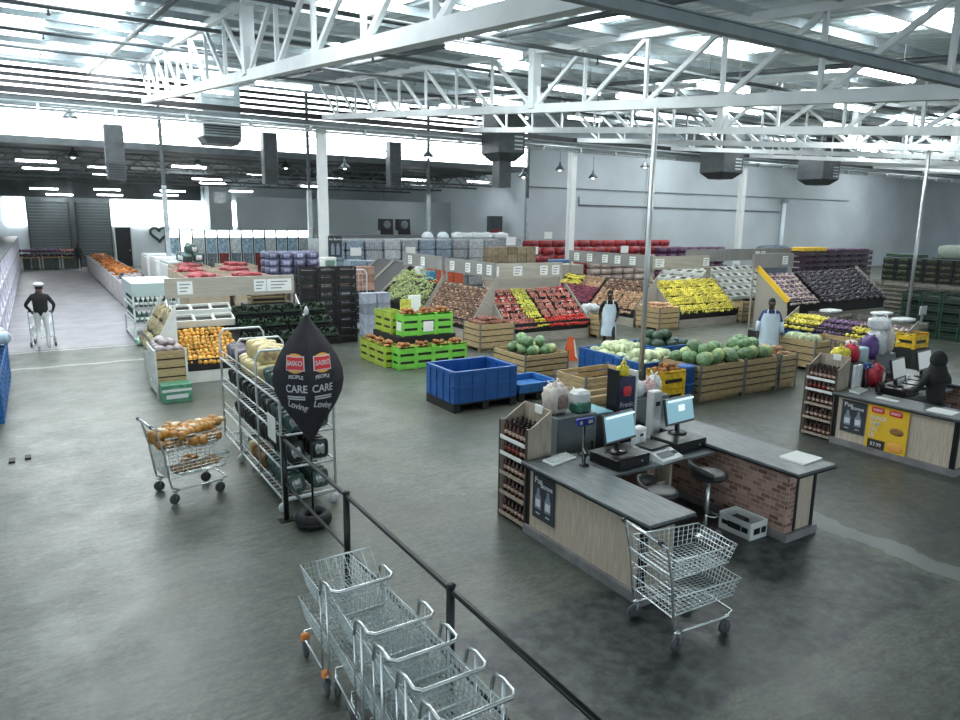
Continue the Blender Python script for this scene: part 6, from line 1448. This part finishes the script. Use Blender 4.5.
# red bag wall
rb = Proto(tag(pillow('red_bag','sack',[C('scarlet_net',(.40,.03,.03),.5,.6,20),C('crimson_net',(.20,.02,.05),.5,.5,20)],(.95,.6,.42)),'x','sack'))
for i in range(12):
    for k in range(6): rb.put((24.4+.98*i,33.4+.3*(k//5),.42*k),R(random.uniform(-5,5)),'red net sack in the wall of sacks before the white wall, %s layer'%ORD[k],'red sack wall')
for i in range(9):
    for k in range(5): redsack.put((20.9+.68*i+(.9 if i > 3 else 0),30.6,.36*k),R(random.uniform(-5,5)),'red net sack in the nearer pile left of the middle white column, %s layer'%ORD[k],'nearer red sacks',sc=1.3)
wp = Proto(tag(pillow('cream_sack','sack',[C('cream_net',(.48,.38,.33),.5,.4,14),mMUS],(.8,.5,.35)),'x','sack'))
for i in range(6):
    for k in range(5): wp.put((26.2+.85*i,30.2,.36*k),R(random.uniform(-5,5)),'cream sack in the pile right of the middle white column, %s layer'%ORD[k],'cream sacks')
pb = Proto(tag(pillow('plum_bag','sack',[C('plum_net',(.12,.035,.10),.5,.5,14),mVIO],(.85,.5,.36)),'x','sack'))
for i in range(7):
    for k in range(6): pb.put((32.4+.88*i,31.2,.36*k),R(random.uniform(-5,5)),'plum coloured net sack before the white wall left of the right column, %s layer'%ORD[k],'plum sacks')
tag(MB().cbox((20.4,25.9,.95),(.9,.7,1.9),.06).build('blue_bin',C('mid_blue_bin',(.06,.16,.34))),'blue bin standing between the two red sack piles','bin')
for i,(x,y,z) in enumerate(((20.0,29.3,2.36),(22.0,30.1,1.85),(28.2,29.9,1.86),(25.2,33.1,2.56))):
    t = thing('price_sign','white price sign standing on the rear stock, %s from the left'%ORD[i],'price sign',(x,y,z)); MB().b2(-.28,.28,-.02,0,.06,.46).build('card',PAPER,t); MB().cyl((0,.005,-.05),(0,.005,.1),.015,6).build('stick',STEELG,t)
for i,(x,w_) in enumerate(((36.0,2.0),(46.6,3.2))): tag(MB().sup((x,33.6,1.0),(w_,1.0,2.2),.3,.4,14,8).build('tarpaulin_heap',C('slate_tarpaulin',(.10,.13,.16),.6,.3,3)),'slate coloured tarpaulin heap before the white wall, %s one'%['left','right'][i],'tarpaulin')
t = thing('dark_kiosk','tall dark machine with a red front beside the rear wall opening','machine',(25.1,38.2,0)); MB().b2(-.5,.3,0,.6,0,3.9).build('casing',STEELD,t); MB().b2(-.45,.0,-.02,0,2.3,3.1).build('red_front',C('kiosk_red',(.4,.03,.04)),t)
# ------------------------------------------------------------------ light and view
wd = bpy.data.worlds.new('world'); SC.world = wd; wd.use_nodes = True
bg = wd.node_tree.nodes['Background']; bg.inputs[0].default_value = (.80,.92,1,1); bg.inputs[1].default_value = .9
vs_ = SC.view_settings
SC.display_settings.display_device = 'sRGB'
vs_.view_transform = 'Standard'; vs_.look = 'None'; vs_.gamma = 1; vs_.use_curve_mapping = False; vs_.exposure = 0.88
SC.cycles.use_denoising = True; SC.cycles.max_bounces = 6; SC.cycles.diffuse_bounces = 4; SC.cycles.caustics_reflective = False; SC.cycles.caustics_refractive = False
